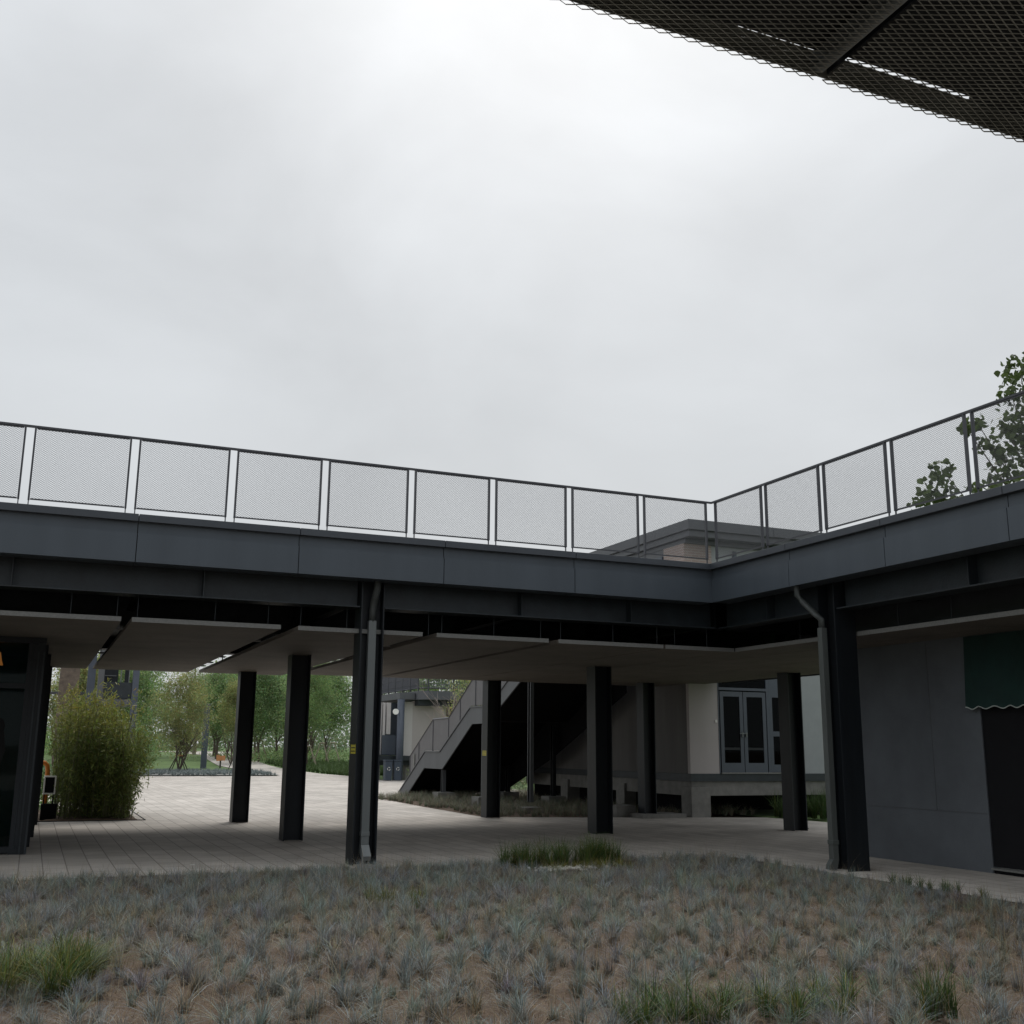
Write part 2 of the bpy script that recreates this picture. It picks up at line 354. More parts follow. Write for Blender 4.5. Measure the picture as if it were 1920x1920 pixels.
for i, (a, b) in enumerate(zip(Ry[:-1], Ry[1:])):
    m = MB(); y0, y1 = a+SE, b-(SE if i < len(Ry)-2 else -.018)
    m.box(XB, XB+.02, y0, y1, ZB, 4.50); m.box(XB+.035, XB+.049, y0, y1+(.016 if i == len(Ry)-2 else 0), 4.502, 4.655); m.box(XB+.02, XB+.05, y0, y1, 4.49, 4.50)
    m.box(XB+.02, XB+.36, y0, y1, ZB+.002, ZB+.02)
    m.build('fascia_panel', 'fascia', deck)
    m = MB(); m.box(XB-.05, XB+.33, a+.004, y1+(.31 if i == len(Ry)-2 else 0), 4.6575, ZT+.0005); m.build('coping', 'coping', deck, bevel=.004)
m = MB(); m.box(XL, XB+.06, YF+.053, YF+.059, 4.11, 4.655); m.box(XB+.053, XB+.059, YN, YF+.052, 4.11, 4.655); m.build('seam_sky_block', 'soffit', deck)  # added dark strips that keep sky from showing through the panel seams
# steel beams
def ibeam_x(x0, x1, yc, z0, z1, name='beam', w_=.18, ribs=()):
    m = MB(); m.box(x0, x1, yc-w_, yc+w_, z0, z0+.02); m.box(x0, x1, yc-w_, yc+w_, z1-.02, z1); m.box(x0, x1, yc-.008, yc+.008, z0+.02, z1-.02)
    for r in ribs: m.box(r-.006, r+.006, yc-w_*.92, yc-.008, z0+.02, z1-.02)
    return m.build(name, 'beam_steel', deck)
def ibeam_y(y0, y1, xc, z0, z1, name='beam', w_=.18, ribs=()):
    m = MB(); m.box(xc-w_, xc+w_, y0, y1, z0, z0+.02); m.box(xc-w_, xc+w_, y0, y1, z1-.02, z1); m.box(xc-.008, xc+.008, y0, y1, z0+.02, z1-.02)
    for r in ribs: m.box(xc-w_*.92, xc-.008, r-.006, r+.006, z0+.02, z1-.02)
    return m.build(name, 'beam_steel', deck)
ibeam_x(XL, 4.34, 15.95, 3.705, 4.35, ribs=(-5.4, -2.94, -.44, 2.05)); ibeam_x(4.73, 10.66, 15.95, 3.705, 4.35, ribs=(7.0, 9.0))
ibeam_x(11.1, 15.9, 15.95, 3.72, 4.35)
ibeam_x(XL, 15.9, 20.35, 3.72, 4.35); ibeam_x(XL, 15.2, 25.6, 3.72, 4.35)
ibeam_y(13.2, 15.75, 10.88, 3.70, 4.35, ribs=(14.4,)); ibeam_y(YN, 12.7, 10.88, 3.70, 4.35, ribs=(10.2, 7.7, 5.2))
for xc in (-1.7, 1.4): ibeam_y(16.15, 25.4, xc, 3.98, 4.355, w_=.08)
for xc in (4.53, 7.6): ibeam_y(16.15, 25.4, xc, 3.90, 4.355, w_=.09)
ibeam_y(16.15, 25.4, 10.9, 3.74, 4.355)
for y in (13.0, 9.5): ibeam_x(11.1, 15.9, y, 3.96, 4.355, w_=.08)
# hanging ceiling panels of expanded metal
CP = [(-9, -7.0), (-6.9, -5.2), (-5.1, -3.25), (-3.1, -1.2), (-1.05, .985), (1.125, 3.19), (3.445, 5.37), (5.60, 7.515), (7.69, 9.66)]
def serrated_edge(m, x0, x1, y, z0, z1, p=.055):
    n_ = int((x1-x0)/p)
    for i in range(n_):
        a = x0+i*p; m.add([(a, y, z0), (a+p*.62, y, z0), (a+p, y-.003, z1), (a+p*.38, y-.003, z1)], [(0, 1, 2, 3)], 1)
def cpanel(x0, x1, y0, y1, front='x'):
    m = MB(); m.box(x0, x1, y0+.006, y1, 3.33, 3.342)
    m.box(x0, x1, y0, y0+.005, 3.328, 3.392, 1)
    m.box(x0, x0+.03, y0+.006, y1, 3.343, 3.39); m.box(x1-.03, x1, y0+.006, y1, 3.343, 3.39)
    m.build('ceiling_panel', ['ceiling_panel', 'panel_edge'], deck)
for x0, x1 in CP: cpanel(x0, x1, 15.87, 26.35 if x1 < 5.5 else 25.75)
cpanel(9.70, 11.085, 15.87, 25.75)
m = MB(); m.box(11.106, 11.99, YN, 25.75, 3.33, 3.342); m.box(11.10, 11.105, YN, 15.86, 3.328, 3.392, 1); m.build('ceiling_panel', ['ceiling_panel', 'panel_edge'], deck)
m = MB(); m.box(12.01, 12.53, YN, 25.75, 3.33, 3.342); m.box(12.53, 13.59, 14.75, 25.75, 3.33, 3.342); m.build('ceiling_panel', ['ceiling_panel', 'panel_edge'], deck)
m = MB(); m.box(13.61, 15.40, 14.75, 25.75, 3.33, 3.342); m.box(15.40, 15.85, 14.75, 24.05, 3.33, 3.342); m.build('ceiling_panel', ['ceiling_panel', 'panel_edge'], deck)
# hanger rods and the light clips in the joints
hr = MB(); hr.tube([(0, 0, 3.34), (0, 0, 4.36)], .006, 6)
rod0 = None
for x in (-.62, .33, .93, 1.2, 2.26, 3.02, 3.5, 4.2, 5.5, 5.72, 6.6, 7.42, 7.78, 8.75, 9.6, 9.95, 10.6):
    if rod0 is None:
        q = MB(); q.tube([(x, 15.98, 3.34), (x, 15.98, 4.36)], .0055, 6); rod0 = q.build('hanger_rod', 'beam_steel', deck); rx = x
    else: rep(rod0, deck, (x-rx, 0, 0))
for y in (14.2, 12.0, 11.0, 9.0, 8.0):
    rep(rod0, deck, (11.2-rx, y-15.98, 0))
q = MB(); q.box(1.0, 1.12, 17.4, 17.43, 3.36, 3.39); q.box(1.05, 1.07, 17.4, 17.43, 3.39, 3.55); clip0 = q.build('clip', 'panel_edge', deck)
for x, y in ((1.0, 22.2), (3.24, 18.3), (3.24, 22.0), (3.24, 23.6), (5.42, 18.1), (5.42, 21.8), (5.42, 23.8), (7.54, 17.9), (7.54, 22.2)):
    rep(clip0, deck, (x-1.0, y-17.4, 0))

# ------------------------------------------------------------------ columns
def hcol(x0, y0, z1, label, w_=.36, rot=False, cx=.02):
    t = thing('steel_column', (x0+w_/2, y0+w_/2, 0), label, 'column', 'black steel columns carrying the walkway')
    m = MB()
    if not rot: m.box(x0, x0+cx, y0, y0+w_, 0, z1); m.box(x0+w_-cx, x0+w_, y0, y0+w_, 0, z1); m.box(x0+cx, x0+w_-cx, y0+w_*.5-.008, y0+w_*.5+.008, 0, z1)
    else: m.box(x0, x0+w_, y0, y0+cx, 0, z1); m.box(x0, x0+w_, y0+w_-cx, y0+w_, 0, z1); m.box(x0+w_*.5-.008, x0+w_*.5+.008, y0+cx, y0+w_-cx, 0, z1)
    m.build('shaft', 'dark_steel', t)
    return t
cA = hcol(4.36, 15.77, 4.34, 'front steel column with a grey rain pipe in its recess and a yellow sticker on its side')
cB = hcol(10.70, 12.75, 4.34, 'steel column at the right beside the dark rendered wall with a rain pipe on it', w_=.38, rot=True)
c1 = hcol(4.25, 25.40, 4.34, 'leftmost black steel column seen against the bright plaza')
c2 = hcol(4.30, 20.20, 4.34, 'black steel column second from the left standing before the trees')
c4 = hcol(10.37, 25.45, 4.34, 'black steel column beside the stair with a small yellow green sticker')
c5 = hcol(10.50, 19.95, 4.34, 'black steel column in the middle standing before the dark stair underside', w_=.38)
c6 = hcol(14.98, 19.50, 4.34, 'black steel column in front of the glazed double door')
c7 = hcol(14.17, 24.32, 4.34, 'blue black steel column on a low concrete pad at the building corner', w_=.34)
def sticker(parent, x, y0, y1, z0, z1, m0='sticker_yellow'):
    m = MB(); m.box(x-.003, x-.0005, y0, y1, z0, z1)
    for k in range(3): m.box(x-.0042, x-.0032, y0+.02, y1-.02, z0+.03+k*.05, z0+.045+k*.05, 1)
    m.build('warning_sticker', [m0, 'sticker_ink'], parent)
sticker(cA, 4.36, 15.80, 16.06, 1.56, 1.70)
sticker(c4, 10.37, 25.50, 25.76, 1.48, 1.60)
m = MB(); m.box(13.95, 15.2, 24.05, 24.95, -.02, .10); m.build('base_pad', 'plinth', c7)
m = MB(); m.box(13.6, 14.15, 24.75, 25.3, -.02, .28); m.build('base_pad', 'plinth', c7)
# rain pipes
t = thing('rain_pipe', (4.56, 15.83, 0), 'square grey rain pipe set in the recess of the front column', 'pipe', 'rain pipes on the columns')
m = MB(); m.box(4.495, 4.612, 15.80, 15.895, .28, 3.52); m.box(4.489, 4.618, 15.794, 15.901, .40, .46); m.build('pipe', 'pipe_grey', t, bevel=.006)
m = MB(); m.prism([(15.80, .28), (15.895, .28), (15.895, .17), (15.70, .07), (15.67, .13)], 'x', 4.494, 4.613); m.build('outlet', 'pipe_grey', t)
m = MB(); m.tube([(4.555, 15.85, 3.50), (4.555, 15.85, 3.66), (4.56, 15.80, 3.80), (4.585, 15.72, 4.00), (4.585, 15.70, 4.36)], .052, 10); m.build('elbow', 'elbow_dark', t, smooth=True)
t = thing('rain_pipe', (10.62, 12.95, 0), 'square grey rain pipe with a crooked neck on the right column', 'pipe', 'rain pipes on the columns')
m = MB(); m.box(10.56, 10.66, 12.89, 12.99, .16, 3.44); m.box(10.552, 10.668, 12.882, 12.998, .36, .42); m.build('pipe', 'pipe_grey_shaded', t, bevel=.006)
m = MB(); m.prism([(10.56, .16), (10.66, .16), (10.62, .02), (10.49, .02), (10.50, .08)], 'y', 12.892, 12.988); m.build('outlet', 'pipe_grey_shaded', t)
m = MB(); m.tube([(10.61, 12.94, 3.42), (10.61, 12.94, 3.56), (10.58, 13.02, 3.64), (10.50, 13.22, 3.86), (10.47, 13.30, 3.96), (10.47, 13.31, 4.36)], .046, 10); m.build('elbow', 'elbow_dark', t, smooth=True)
t = thing('rain_pipe', (15.42, 20.0, 0), 'dark rain pipe behind the column by the glazed door', 'pipe', 'rain pipes on the columns')
m = MB(); m.box(15.37, 15.46, 19.70, 19.79, .10, 3.6); m.prism([(15.37, .10), (15.46, .10), (15.52, .02), (15.43, .0)], 'y', 19.70, 19.79); m.build('pipe', 'dark_steel', t)

# ------------------------------------------------------------------ railings on the deck
def mesh_panel_mb(w_, h, px_=.042, pz=.028, sw=.0030, th=.0014):
    m = MB(); k = px_/pz
    for sgn in (1, -1):
        c = -h*k if sgn > 0 else 0
        while c < w_+(0 if sgn > 0 else h*k):
            # x = c + sgn*k*z
            z0, z1 = 0, h; x0 = c; x1 = c+sgn*k*h
            if sgn > 0:
                if x0 < 0: z0 = -x0/k; x0 = 0
                if x1 > w_: z1 = (w_-c)/k; x1 = w_
            else:
                if x0 > w_: z0 = (x0-w_)/k; x0 = w_
                if x1 < 0: z1 = c/k; x1 = 0
            if z1-z0 > .01:
                L_ = math.hypot(k, 1); nx, nz = 1/L_*sw/2, -sgn*k/L_*sw/2
                y0, y1 = (0, th) if sgn > 0 else (-th, 0)
                m.add([(x0-nx, y0, z0-nz), (x0+nx, y0, z0+nz), (x1+nx, y0, z1+nz), (x1-nx, y0, z1-nz),
                       (x0-nx, y1, z0-nz), (x0+nx, y1, z0+nz), (x1+nx, y1, z1+nz), (x1-nx, y1, z1-nz)], [(0,1,2,3),(7,6,5,4),(0,4,5,1),(3,2,6,7),(0,3,7,4),(1,5,6,2)])
            c += px_
    return m
def railing(name_label, origin, d, nb, pitch, wbay, zbase, post_d):
    # d: unit vector along the railing, bays counted from the corner outwards
    ax = 'x' if abs(d[0]) > .5 else 'y'
    t = thing('deck_railing', origin, name_label, 'railing', 'expanded metal railings on the walkway')
    ox, oy, oz = origin; s = d[0] if ax == 'x' else d[1]
    def bx(m, a0, a1, p0, p1, z0, z1):
        lo, hi = sorted((a0*s, a1*s))
        if ax == 'x': m.box(ox+lo, ox+hi, oy+p0, oy+p1, z0, z1)
        else: m.box(ox+p0, ox+p1, oy+lo, oy+hi, z0, z1)
    tot = nb*pitch
    m = MB(); bx(m, -.12 if ax == 'x' else -.09, tot, -.022, .022, zbase+1.0, zbase+1.028); m.build('handrail', 'rail_steel', t)
    post0 = pan0 = br0 = None
    for k in range(nb):
        a = k*pitch
        if post0 is None:
            m = MB(); bx(m, .003, .028, -post_d/2, post_d/2, zbase-.004, zbase+.999); bx(m, .008, .022, -.01, .01, zbase-.12, zbase-.004); post0 = m.build('post', 'rail_steel', t)
            m = MB(); bx(m, wbay-.028, wbay-.003, -post_d/2, post_d/2, zbase-.004, zbase+.999); bx(m, wbay-.022, wbay-.008, -.01, .01, zbase-.12, zbase-.004); post1 = m.build('post', 'rail_steel', t)
            m = MB(); bx(m, .033, wbay-.033, -.013, .013, zbase, zbase+.018); br0 = m.build('bottom_rail', 'rail_steel', t); m = MB(); bx(m, .033, wbay-.033, -.012, .012, zbase+.982, zbase+.9985); tr0 = m.build('top_rail', 'rail_steel', t)
            mm = mesh_panel_mb(wbay-.068, .962)
            W = []
            for x, y, z in mm.v:
                aa = (x+.034)*s
                W.append((ox+aa, oy+y, zbase+.019+z) if ax == 'x' else (ox+y, oy+aa, zbase+.019+z))
            mm.v = W; pan0 = mm.build('mesh_panel', 'rail_mesh', t)
            m = MB(); bx(m, wbay-.02, pitch+.02, -.012, .012, zbase-.03, zbase-.014) ; 
        else:
            off = (a*s, 0, 0) if ax == 'x' else (0, a*s, 0)
            for o in (post0, post1, br0, tr0, pan0): rep(o, t, off)
    return t
railing('mesh railing along the left wing of the walkway', (10.42, 15.60, 4.76), (-1, 0), 14, 1.358, 1.262, 4.865, .05)
railing('mesh railing along the right wing of the walkway', (10.53, 15.50, 4.76), (0, -1), 12, 1.433, 1.335, 4.865, .045)

# ================================================================== the walkway wing over the camera, with its mesh ceiling
near = thing('overhead_walkway', (1.7, 1.97, 0), 'underside of the near walkway with a dark expanded metal ceiling overhead', 'walkway')
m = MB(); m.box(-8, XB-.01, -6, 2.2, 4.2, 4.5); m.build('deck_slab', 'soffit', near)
m = MB(); m.box(-8, XB-.03, 2.4, 2.43, 4.1, 4.72); m.box(-8, XB-.03, 2.38, 2.7, 4.72, 4.80); m.build('fascia', 'fascia', near)
m = MB()
m.box(-8, 1.44, -3, 1.955, 3.40, 3.41); m.box(1.4405, 1.70, -3, 1.9505, 3.40, 3.41); m.box(1.7005, 2.20, -3, 1.940, 3.40, 3.41); m.box(2.2005, 9, -3, 1.955, 3.40, 3.41)
m.build('backing_board', 'soffit', near)
m = MB(); m.box(-3, 5, 1.962, 1.966, 3.338, 3.409); m.build('edge_strip', 'mesh_metal', near)
def expanded(x0, x1, y0, y1, z, pu=.0415, pv=.0185, sw=.0072):
    nx = int((x1-x0)/(pu/2)); ny = int((y1-y0)/(pv/2)); V = []; F = []
    i = np.arange(nx+1); 
    for j in range(ny):
        yc = y1-(j+.5)*pv/2
        ph = (i+j) % 2
        x = x0+i*pu/2; y = yc+(ph-.5)*pv*.5*.93
        # tilted strand cross-section, four corners
        for (dy, dz) in ((-sw*.32, -sw*.30), (sw*.32, sw*.38), (sw*.32+.0012, sw*.38-.0012), (-sw*.32+.0012, -sw*.30-.0012)):
            V.append(np.stack([x, y+dy, np.full_like(x, z+dz)], 1))
        b = j*4*(nx+1); k = np.arange(nx)
        for c in range(4):
            d_ = (c+1) % 4
            F.append(np.stack([b+c*(nx+1)+k, b+c*(nx+1)+k+1, b+d_*(nx+1)+k+1, b+d_*(nx+1)+k], 1))
    return np.concatenate(V), np.concatenate(F)
V, F = expanded(.25, 1.694, .9, 1.974, 3.333); raw('mesh_panel', V, F, 'mesh_metal', parent=near)
V, F = expanded(1.706, 3.35, .9, 1.974, 3.333); raw('mesh_panel', V, F, 'mesh_metal', parent=near)
m = MB(); m.box(1.655, 1.693, .9, 1.95, 3.340, 3.38); m.build('support_angle', 'pipe_grey', near)
m = MB(); m.box(1.707, 1.712, .9, 1.95, 3.342, 3.38); m.build('support_angle', 'dark_steel', near)

# ================================================================== shop on the right
shop = thing('rendered_shop', (12.55, 12, 0), 'low shop with a dark grey rendered wall under the right wing', 'building')
m = MB(); m.box(12.55, 12.75, 11.93, 14.72, 0, 4.35); m.box(12.55, 12.75, YN, 9.4, 0, 4.35); m.box(12.55, 12.75, 9.4, 11.93, 2.75, 4.35); m.box(12.751, 16.2, 14.52, 14.72, 0, 4.35)
m.build('wall', 'render_wall', shop)
m = MB(); m.box(12.543, 12.5505, 11.94, 14.7, .80, .806); m.box(12.544, 12.5502, 12.9, 12.905, .81, 3.3); m.build('wall_joint', 'stair_paint', shop)
m = MB(); m.box(12.57, 12.62, 9.4, 11.93, .09, 2.75); m.build('door', 'black', shop)
m = MB(); m.box(12.50, 12.75, 9.4, 11.92, .05, .075); m.build('threshold', 'panel_edge', shop)
m = MB(); m.box(12.56, 12.75, 9.4, 11.92, .0, .048); m.build('step', 'black', shop)
aw = thing('awning', (12.45, 10.8, 2.3), 'dark green fabric awning with a scalloped pale hem over the shop door', 'awning')
ys_ = np.linspace(9.2, 12.10, 120); V = []; F = []
def scal(y): return 2.285+.018*math.cos((12.10-y)*2*math.pi/.27)
m = MB(); vs = []
for y in ys_:
    vs += [(12.52, y, 3.32), (12.47+.022*math.sin(y*9+math.sin(y*3)), y, 2.8), (12.44+.02*math.sin(y*9.5), y, scal(y)), (12.43+.02*math.sin(y*9.5), y, scal(y)), (12.46+.022*math.sin(y*9+math.sin(y*3)), y, 2.8), (12.51, y, 3.32)]
fs = [(i*6+a, (i+1)*6+a, (i+1)*6+(a+1) % 6, i*6+(a+1) % 6) for i in range(len(ys_)-1) for a in range(6)]
m.add(vs, fs); m.build('canopy', 'awning', aw)
m = MB(); m.tube([(12.434+.02*math.sin(y*9.5), y, scal(y)-.004) for y in ys_], .008, 6); m.build('hem', 'awning_trim', aw)

# ================================================================== two-storey building behind
bX, bY = 15.45, 24.2
bl = thing('two_storey_building', (bX, bY, 0), 'two storey building on concrete stilts with pale panels below and a brick upper floor', 'building')
m = MB(); m.box(bX, 16.33, bY, bY+.12, 1.07, 1.925); m.box(bX, 16.33, bY, bY+.12, 1.932, 4.1); m.box(bX, 16.33, bY+.01, bY+.1, 1.925, 1.932); m.build('wall', 'white_panel', bl).__setitem__('label', 'pale grey wall panel beside the double door')
m = MB(); m.box(19.0, 22.4, bY, bY+.12, 1.07, 4.1); m.build('wall', 'grey_panel', bl)
m = MB(); m.box(bX, bX+.12, bY+.121, 34.6, 1.07, 4.1); m.box(bX+.121, 22.279, 34.5, 34.6, 1.07, 4.1); m.box(22.28, 22.4, bY+.121, 34.6, 1.07, 4.1); m.build('side_wall', 'dark_panel', bl)
m = MB(); m.box(bX+.005, 22.4, bY-.02, 34.6, .88, 1.065); m.build('floor_edge', 'beam_steel', bl)
m = MB(); m.box(bX+.05, 22.3, bY+.04, bY+.34, .52, .879); m.box(bX+.05, bX+.35, bY+.341, 34.5, .52, .879); m.box(16, 22.3, 28.5, 28.8, .52, .879); m.build('floor_beam', 'plinth', bl)
pp = None
for x, y in ((15.42, 24.14), (15.42, 27.6), (15.42, 31.2), (19.0, 27.6), (19.2, 31.2), (19.9, 24.5)):
    if pp is None: m = MB(); m.box(15.42, 15.99, 24.14, 24.62, -.05, .735); pp = m.build('stilt', 'plinth', bl, bevel=.008)
    else: rep(pp, bl, (x-15.42, y-24.14, 0))
m = MB(); m.box(16.33, 16.36, bY-.01, bY+.1, 1.07, 4.1); m.box(17.86, 17.95, bY-.01, bY+.1, 1.07, 4.1); m.box(18.5, 18.58, bY-.01, bY+.1, 1.07, 4.1); m.box(16.36, 17.86, bY-.015, bY+.08, 3.20, 3.27)
m.build('frame', 'window_frame', bl)
m = MB(); m.box(16.36, 18.99, bY-.06, bY+.1, 1.066, 1.10); m.build('sill', 'panel_edge', bl)
# double door
def leafdoor(x0, x1, handle):
    d = MB(); s_ = .105
    z0, z1 = 1.10, 3.17
    d.box(x0, x0+s_, bY+.0, bY+.05, z0, z1); d.box(x1-s_, x1, bY+.0, bY+.05, z0, z1); d.box(x0+s_, x1-s_, bY+.0, bY+.05, z0, z0+.24); d.box(x0+s_, x1-s_, bY+.0, bY+.05, z1-.13, z1)
    o = d.build('door', 'window_frame', bl)
    MB().box(x0+s_, x1-s_, bY+.012, bY+.05, 1.67, 1.73).build('mid_rail', 'dark_steel', o)
    p = MB(); p.box(x0+s_, x1-s_, bY+.02, bY+.026, z0+.24, 1.66); p.box(x0+s_, x1-s_, bY+.02, bY+.026, 1.74, z1-.13); p.build('pane', 'glass', o)
    hd = MB(); hd.box(handle-.02, handle+.02, bY-.04, bY-.0, 2.0, 2.12); hd.box(handle-.1, handle+.02, bY-.055, bY-.04, 2.08, 2.10); hd.build('handle', 'pipe_grey', o)
leafdoor(16.40, 17.11, 17.06); leafdoor(17.13, 17.84, 17.18)
d = MB(); d.box(16.37, 17.85, bY+.02, bY+.03, 3.28, 4.1); d.build('pane', 'glass', bl)
d = MB(); d.box(17.96, 18.49, bY, bY+.05, 1.11, 1.30); d.box(18.05, 18.42, bY, bY+.05, 2.03, 2.16); d.box(17.96, 18.49, bY, bY+.05, 3.05, 4.1); d.box(17.96, 18.05, bY, bY+.05, 1.30, 3.05); d.box(18.42, 18.49, bY, bY+.05, 1.30, 3.05)
wn = d.build('window', 'window_frame', bl)
d = MB(); d.box(18.05, 18.42, bY+.02, bY+.026, 1.30, 2.03); d.box(18.05, 18.42, bY+.02, bY+.026, 2.16, 3.05); d.build('pane', 'glass', wn)
d = MB(); d.box(18.59, 18.99, bY, bY+.05, 1.11, 4.1); d.build('dark_panel', 'window_frame', bl)
# dark room behind the glass
d = MB(); d.box(16.34, 19.3, 27.0, 27.1, 1.08, 4.1); d.box(16.34, 19.3, bY+.13, 26.99, 1.07, 1.09); d.box(16.30, 16.34, bY+.13, 27, 1.08, 4.1); d.box(19.3, 19.34, bY+.13, 27, 1.08, 4.1); d.box(16.34, 19.3, bY+.13, 27, 4.0, 4.1)
d.build('room', 'shop_inside', bl)
d = MB(); d.box(17.35, 17.62, 25.4, 25.43, 1.7, 2.75); d.build('curtain', 'fescue_dry', bl)
d = MB(); d.box(16.52, 16.56, 24.9, 25.1, 1.95, 2.7); d.box(16.54, 16.62, 24.9, 25.1, 1.3, 1.8); d.build('blind', 'window_frame', bl)
d = MB(); d.box(16.225, 16.285, bY-.02, bY-.001, 2.36, 2.43); d.build('wall_box', 'white_plastic', bl)
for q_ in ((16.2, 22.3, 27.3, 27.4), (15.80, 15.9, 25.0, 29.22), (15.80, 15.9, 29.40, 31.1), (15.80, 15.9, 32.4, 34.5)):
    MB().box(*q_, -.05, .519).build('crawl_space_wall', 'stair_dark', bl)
# ground-floor roof slab and the upper storey
m = MB(); m.box(bX, 22.4, bY, 33, 4.1, 4.66); m.build('floor_slab', 'roof_grey', bl)
m = MB(); m.box(15.34, 15.46, 24.08, 25.1, 4.66, 7.0); m.box(15.461, 16.2, 24.08, 24.2, 4.66, 7.0); m.build('brick_wall', 'brick', bl)
m = MB(); m.box(16.2, 23.5, 24.12, 24.22, 4.66, 7.0); m.build('wall', 'grey_panel', bl)
m = MB(); m.box(15.36, 15.46, 25.1, 34, 4.66, 7.0); m.build('side_wall', 'stair_paint', bl)
m = MB(); m.box(16.9, 17.0, 24.07, 24.12, 4.66, 6.9); m.box(17.05, 18.5, 24.08, 24.12, 6.5, 6.6); m.box(17.1, 17.16, 24.08, 24.12, 4.7, 6.5); m.box(18.4, 18.46, 24.08, 24.12, 4.7, 6.5); m.build('window_frame', 'window_frame', bl)
m = MB(); m.box(17.16, 18.4, 24.09, 24.1, 4.7, 6.5); m.build('pane', 'glass', bl)
m = MB(); m.box(15.30, 15.36, 25.12, 25.30, 4.66, 6.8); m.box(15.30, 15.36, 25.9, 26.0, 4.66, 6.8); m.box(15.30, 15.36, 25.3, 25.9, 6.6, 6.8); m.build('door_frame', 'window_frame', bl)
m = MB(); m.box(15.33, 15.355, 25.3, 25.9, 4.66, 6.6); m.build('door', 'dark_steel', bl)
m = MB(); m.box(15.20, 24, 23.6, 35.5, 7.29, 7.56); m.box(15.26, 24, 23.68, 35.4, 7.12, 7.289); m.box(15.34, 24, 24.0, 35, 7.0, 7.119); rf = m.build('roof', 'roof_grey', bl, bevel=.01)
m = MB(); m.box(19.6, 20.5, 24.6, 25.2, 7.56, 7.72); m.box(17.9, 18.1, 23.585, 23.6, 7.3, 7.5); m.build('roof_box', 'roof_grey', rf)

# ================================================================== outdoor stair
st = thing('outdoor_staircase', (13.6, 34, 0), 'wide grey steel staircase with three flights and solid side panels seen from below', 'staircase')
top = [(38.5, .10), (35.77, 1.52), (34.28, 1.52), (31.6, 2.87), (30.0, 2.87), (26.45, 4.66)]
bot = [(26.45, 4.10), (30.25, 2.38), (31.45, 2.38), (34.04, .99), (35.84, .99), (37.55, .08), (38.5, .02)]
def stringer(x0, x1):
    m = MB(); m.prism(top+bot, 'x', x0, x1)
    # the flange along the upper edge, set proud
    for (y0, z0), (y1, z1) in zip(top[:-1], top[1:]):
        m.prism([(y0, z0+.001), (y1, z1+.001), (y1, z1+.04), (y0, z0+.04)], 'x', x0-.03, x1+.0)
    return m
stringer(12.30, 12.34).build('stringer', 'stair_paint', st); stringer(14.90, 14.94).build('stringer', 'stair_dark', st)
m = MB()
for (y0, z0), (y1, z1) in zip(top[:-1], top[1:]):
    if abs(z0-z1) < .01: m.box(12.341, 14.899, y1, y0, z0-.12, z0-.06); continue
    n_ = round((z1-z0)/.166)
    for k in range(n_):
        ya = y0+(y1-y0)*k/n_; yb = y0+(y1-y0)*(k+1)/n_; z = z0+(z1-z0)*k/n_
        m.box(12.341, 14.899, yb, ya, z-.03, z-.005); m.box(12.341, 14.899, yb-.004, yb, z-.03, z+(z1-z0)/n_-.03)
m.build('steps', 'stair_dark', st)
m = MB()
for (y0, z0), (y1, z1) in zip(top[:-1], top[1:]):
    m.prism([(y0, z0-.42), (y1, z1-.42), (y1, z1-.38), (y0, z0-.38)], 'x', 12.345, 14.895)
m.box(12.345, 14.895, 26.4, 26.5, 4.0, 4.5)
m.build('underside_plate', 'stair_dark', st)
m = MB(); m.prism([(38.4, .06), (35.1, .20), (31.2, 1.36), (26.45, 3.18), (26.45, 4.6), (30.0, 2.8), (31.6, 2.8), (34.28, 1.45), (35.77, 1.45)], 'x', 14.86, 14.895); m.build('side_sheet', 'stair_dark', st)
# balustrade: solid sheets, posts, handrail
hr_ = [(37.38, 1.38), (35.03, 2.59), (33.53, 2.61), (31.2, 3.88), (29.9, 3.90), (26.5, 5.7)]
def topz(y):
    for (a, za), (b, zb) in zip(top[:-1], top[1:]):
        if b <= y <= a: return za+(zb-za)*(a-y)/(a-b)
    return top[-1][1]
def hz(y):
    for (a, za), (b, zb) in zip(hr_[:-1], hr_[1:]):
        if b <= y <= a: return za+(zb-za)*(a-y)/(a-b)
    return hr_[-1][1]
for X0 in (12.30, 14.90):
    m = MB(); m.sqtube([(X0+.02, y, z) for y, z in hr_], .05); m.build('handrail', 'rail_steel', st)
    br = sorted({37.38, 36.45, 35.03, 33.53, 32.5, 31.2, 29.9, 28.8, 27.7, 26.5}, reverse=True)
    for a, b in zip(br[:-1], br[1:]):
        pts = sorted({a, b, *[y for y, z in top if b < y < a]}, reverse=True)
        lo = [(y, topz(y)+.06) for y in pts]; hi = [(y, hz(y)-.03) for y in reversed(pts)]
        m = MB(); m.prism(lo+hi, 'x', X0+.012, X0+.018); m.build('side_panel', 'stair_sheet', st)
    for y in br:
        m = MB(); m.box(X0-.004, X0+.036, y-.022, y+.022, topz(y)+.042, hz(y)-.035); m.build('post', 'rail_steel', st)
m = MB(); m.box(12.285, 12.294, 36.85, 37.0, .95, 1.45); m.build('notice', 'panel_edge', st)
for X0 in (12.42, 14.70):
    for y, zc in ((34.2, .97), (30.7, 2.36), (27.35, 3.45)):
        m = MB(); m.box(X0-.06, X0+.06, y-.06, y+.06, .26, zc); m.box(X0-.06, X0-.05, y-.09, y+.09, .26, zc); m.build('support_post', 'stair_paint' if X0 < 13 else 'dark_steel', st)
        m = MB(); m.box(X0-.28, X0+.28, y-.28, y+.28, -.05, .26 if y > 28 else .13); m.build('footing', 'plinth', st)
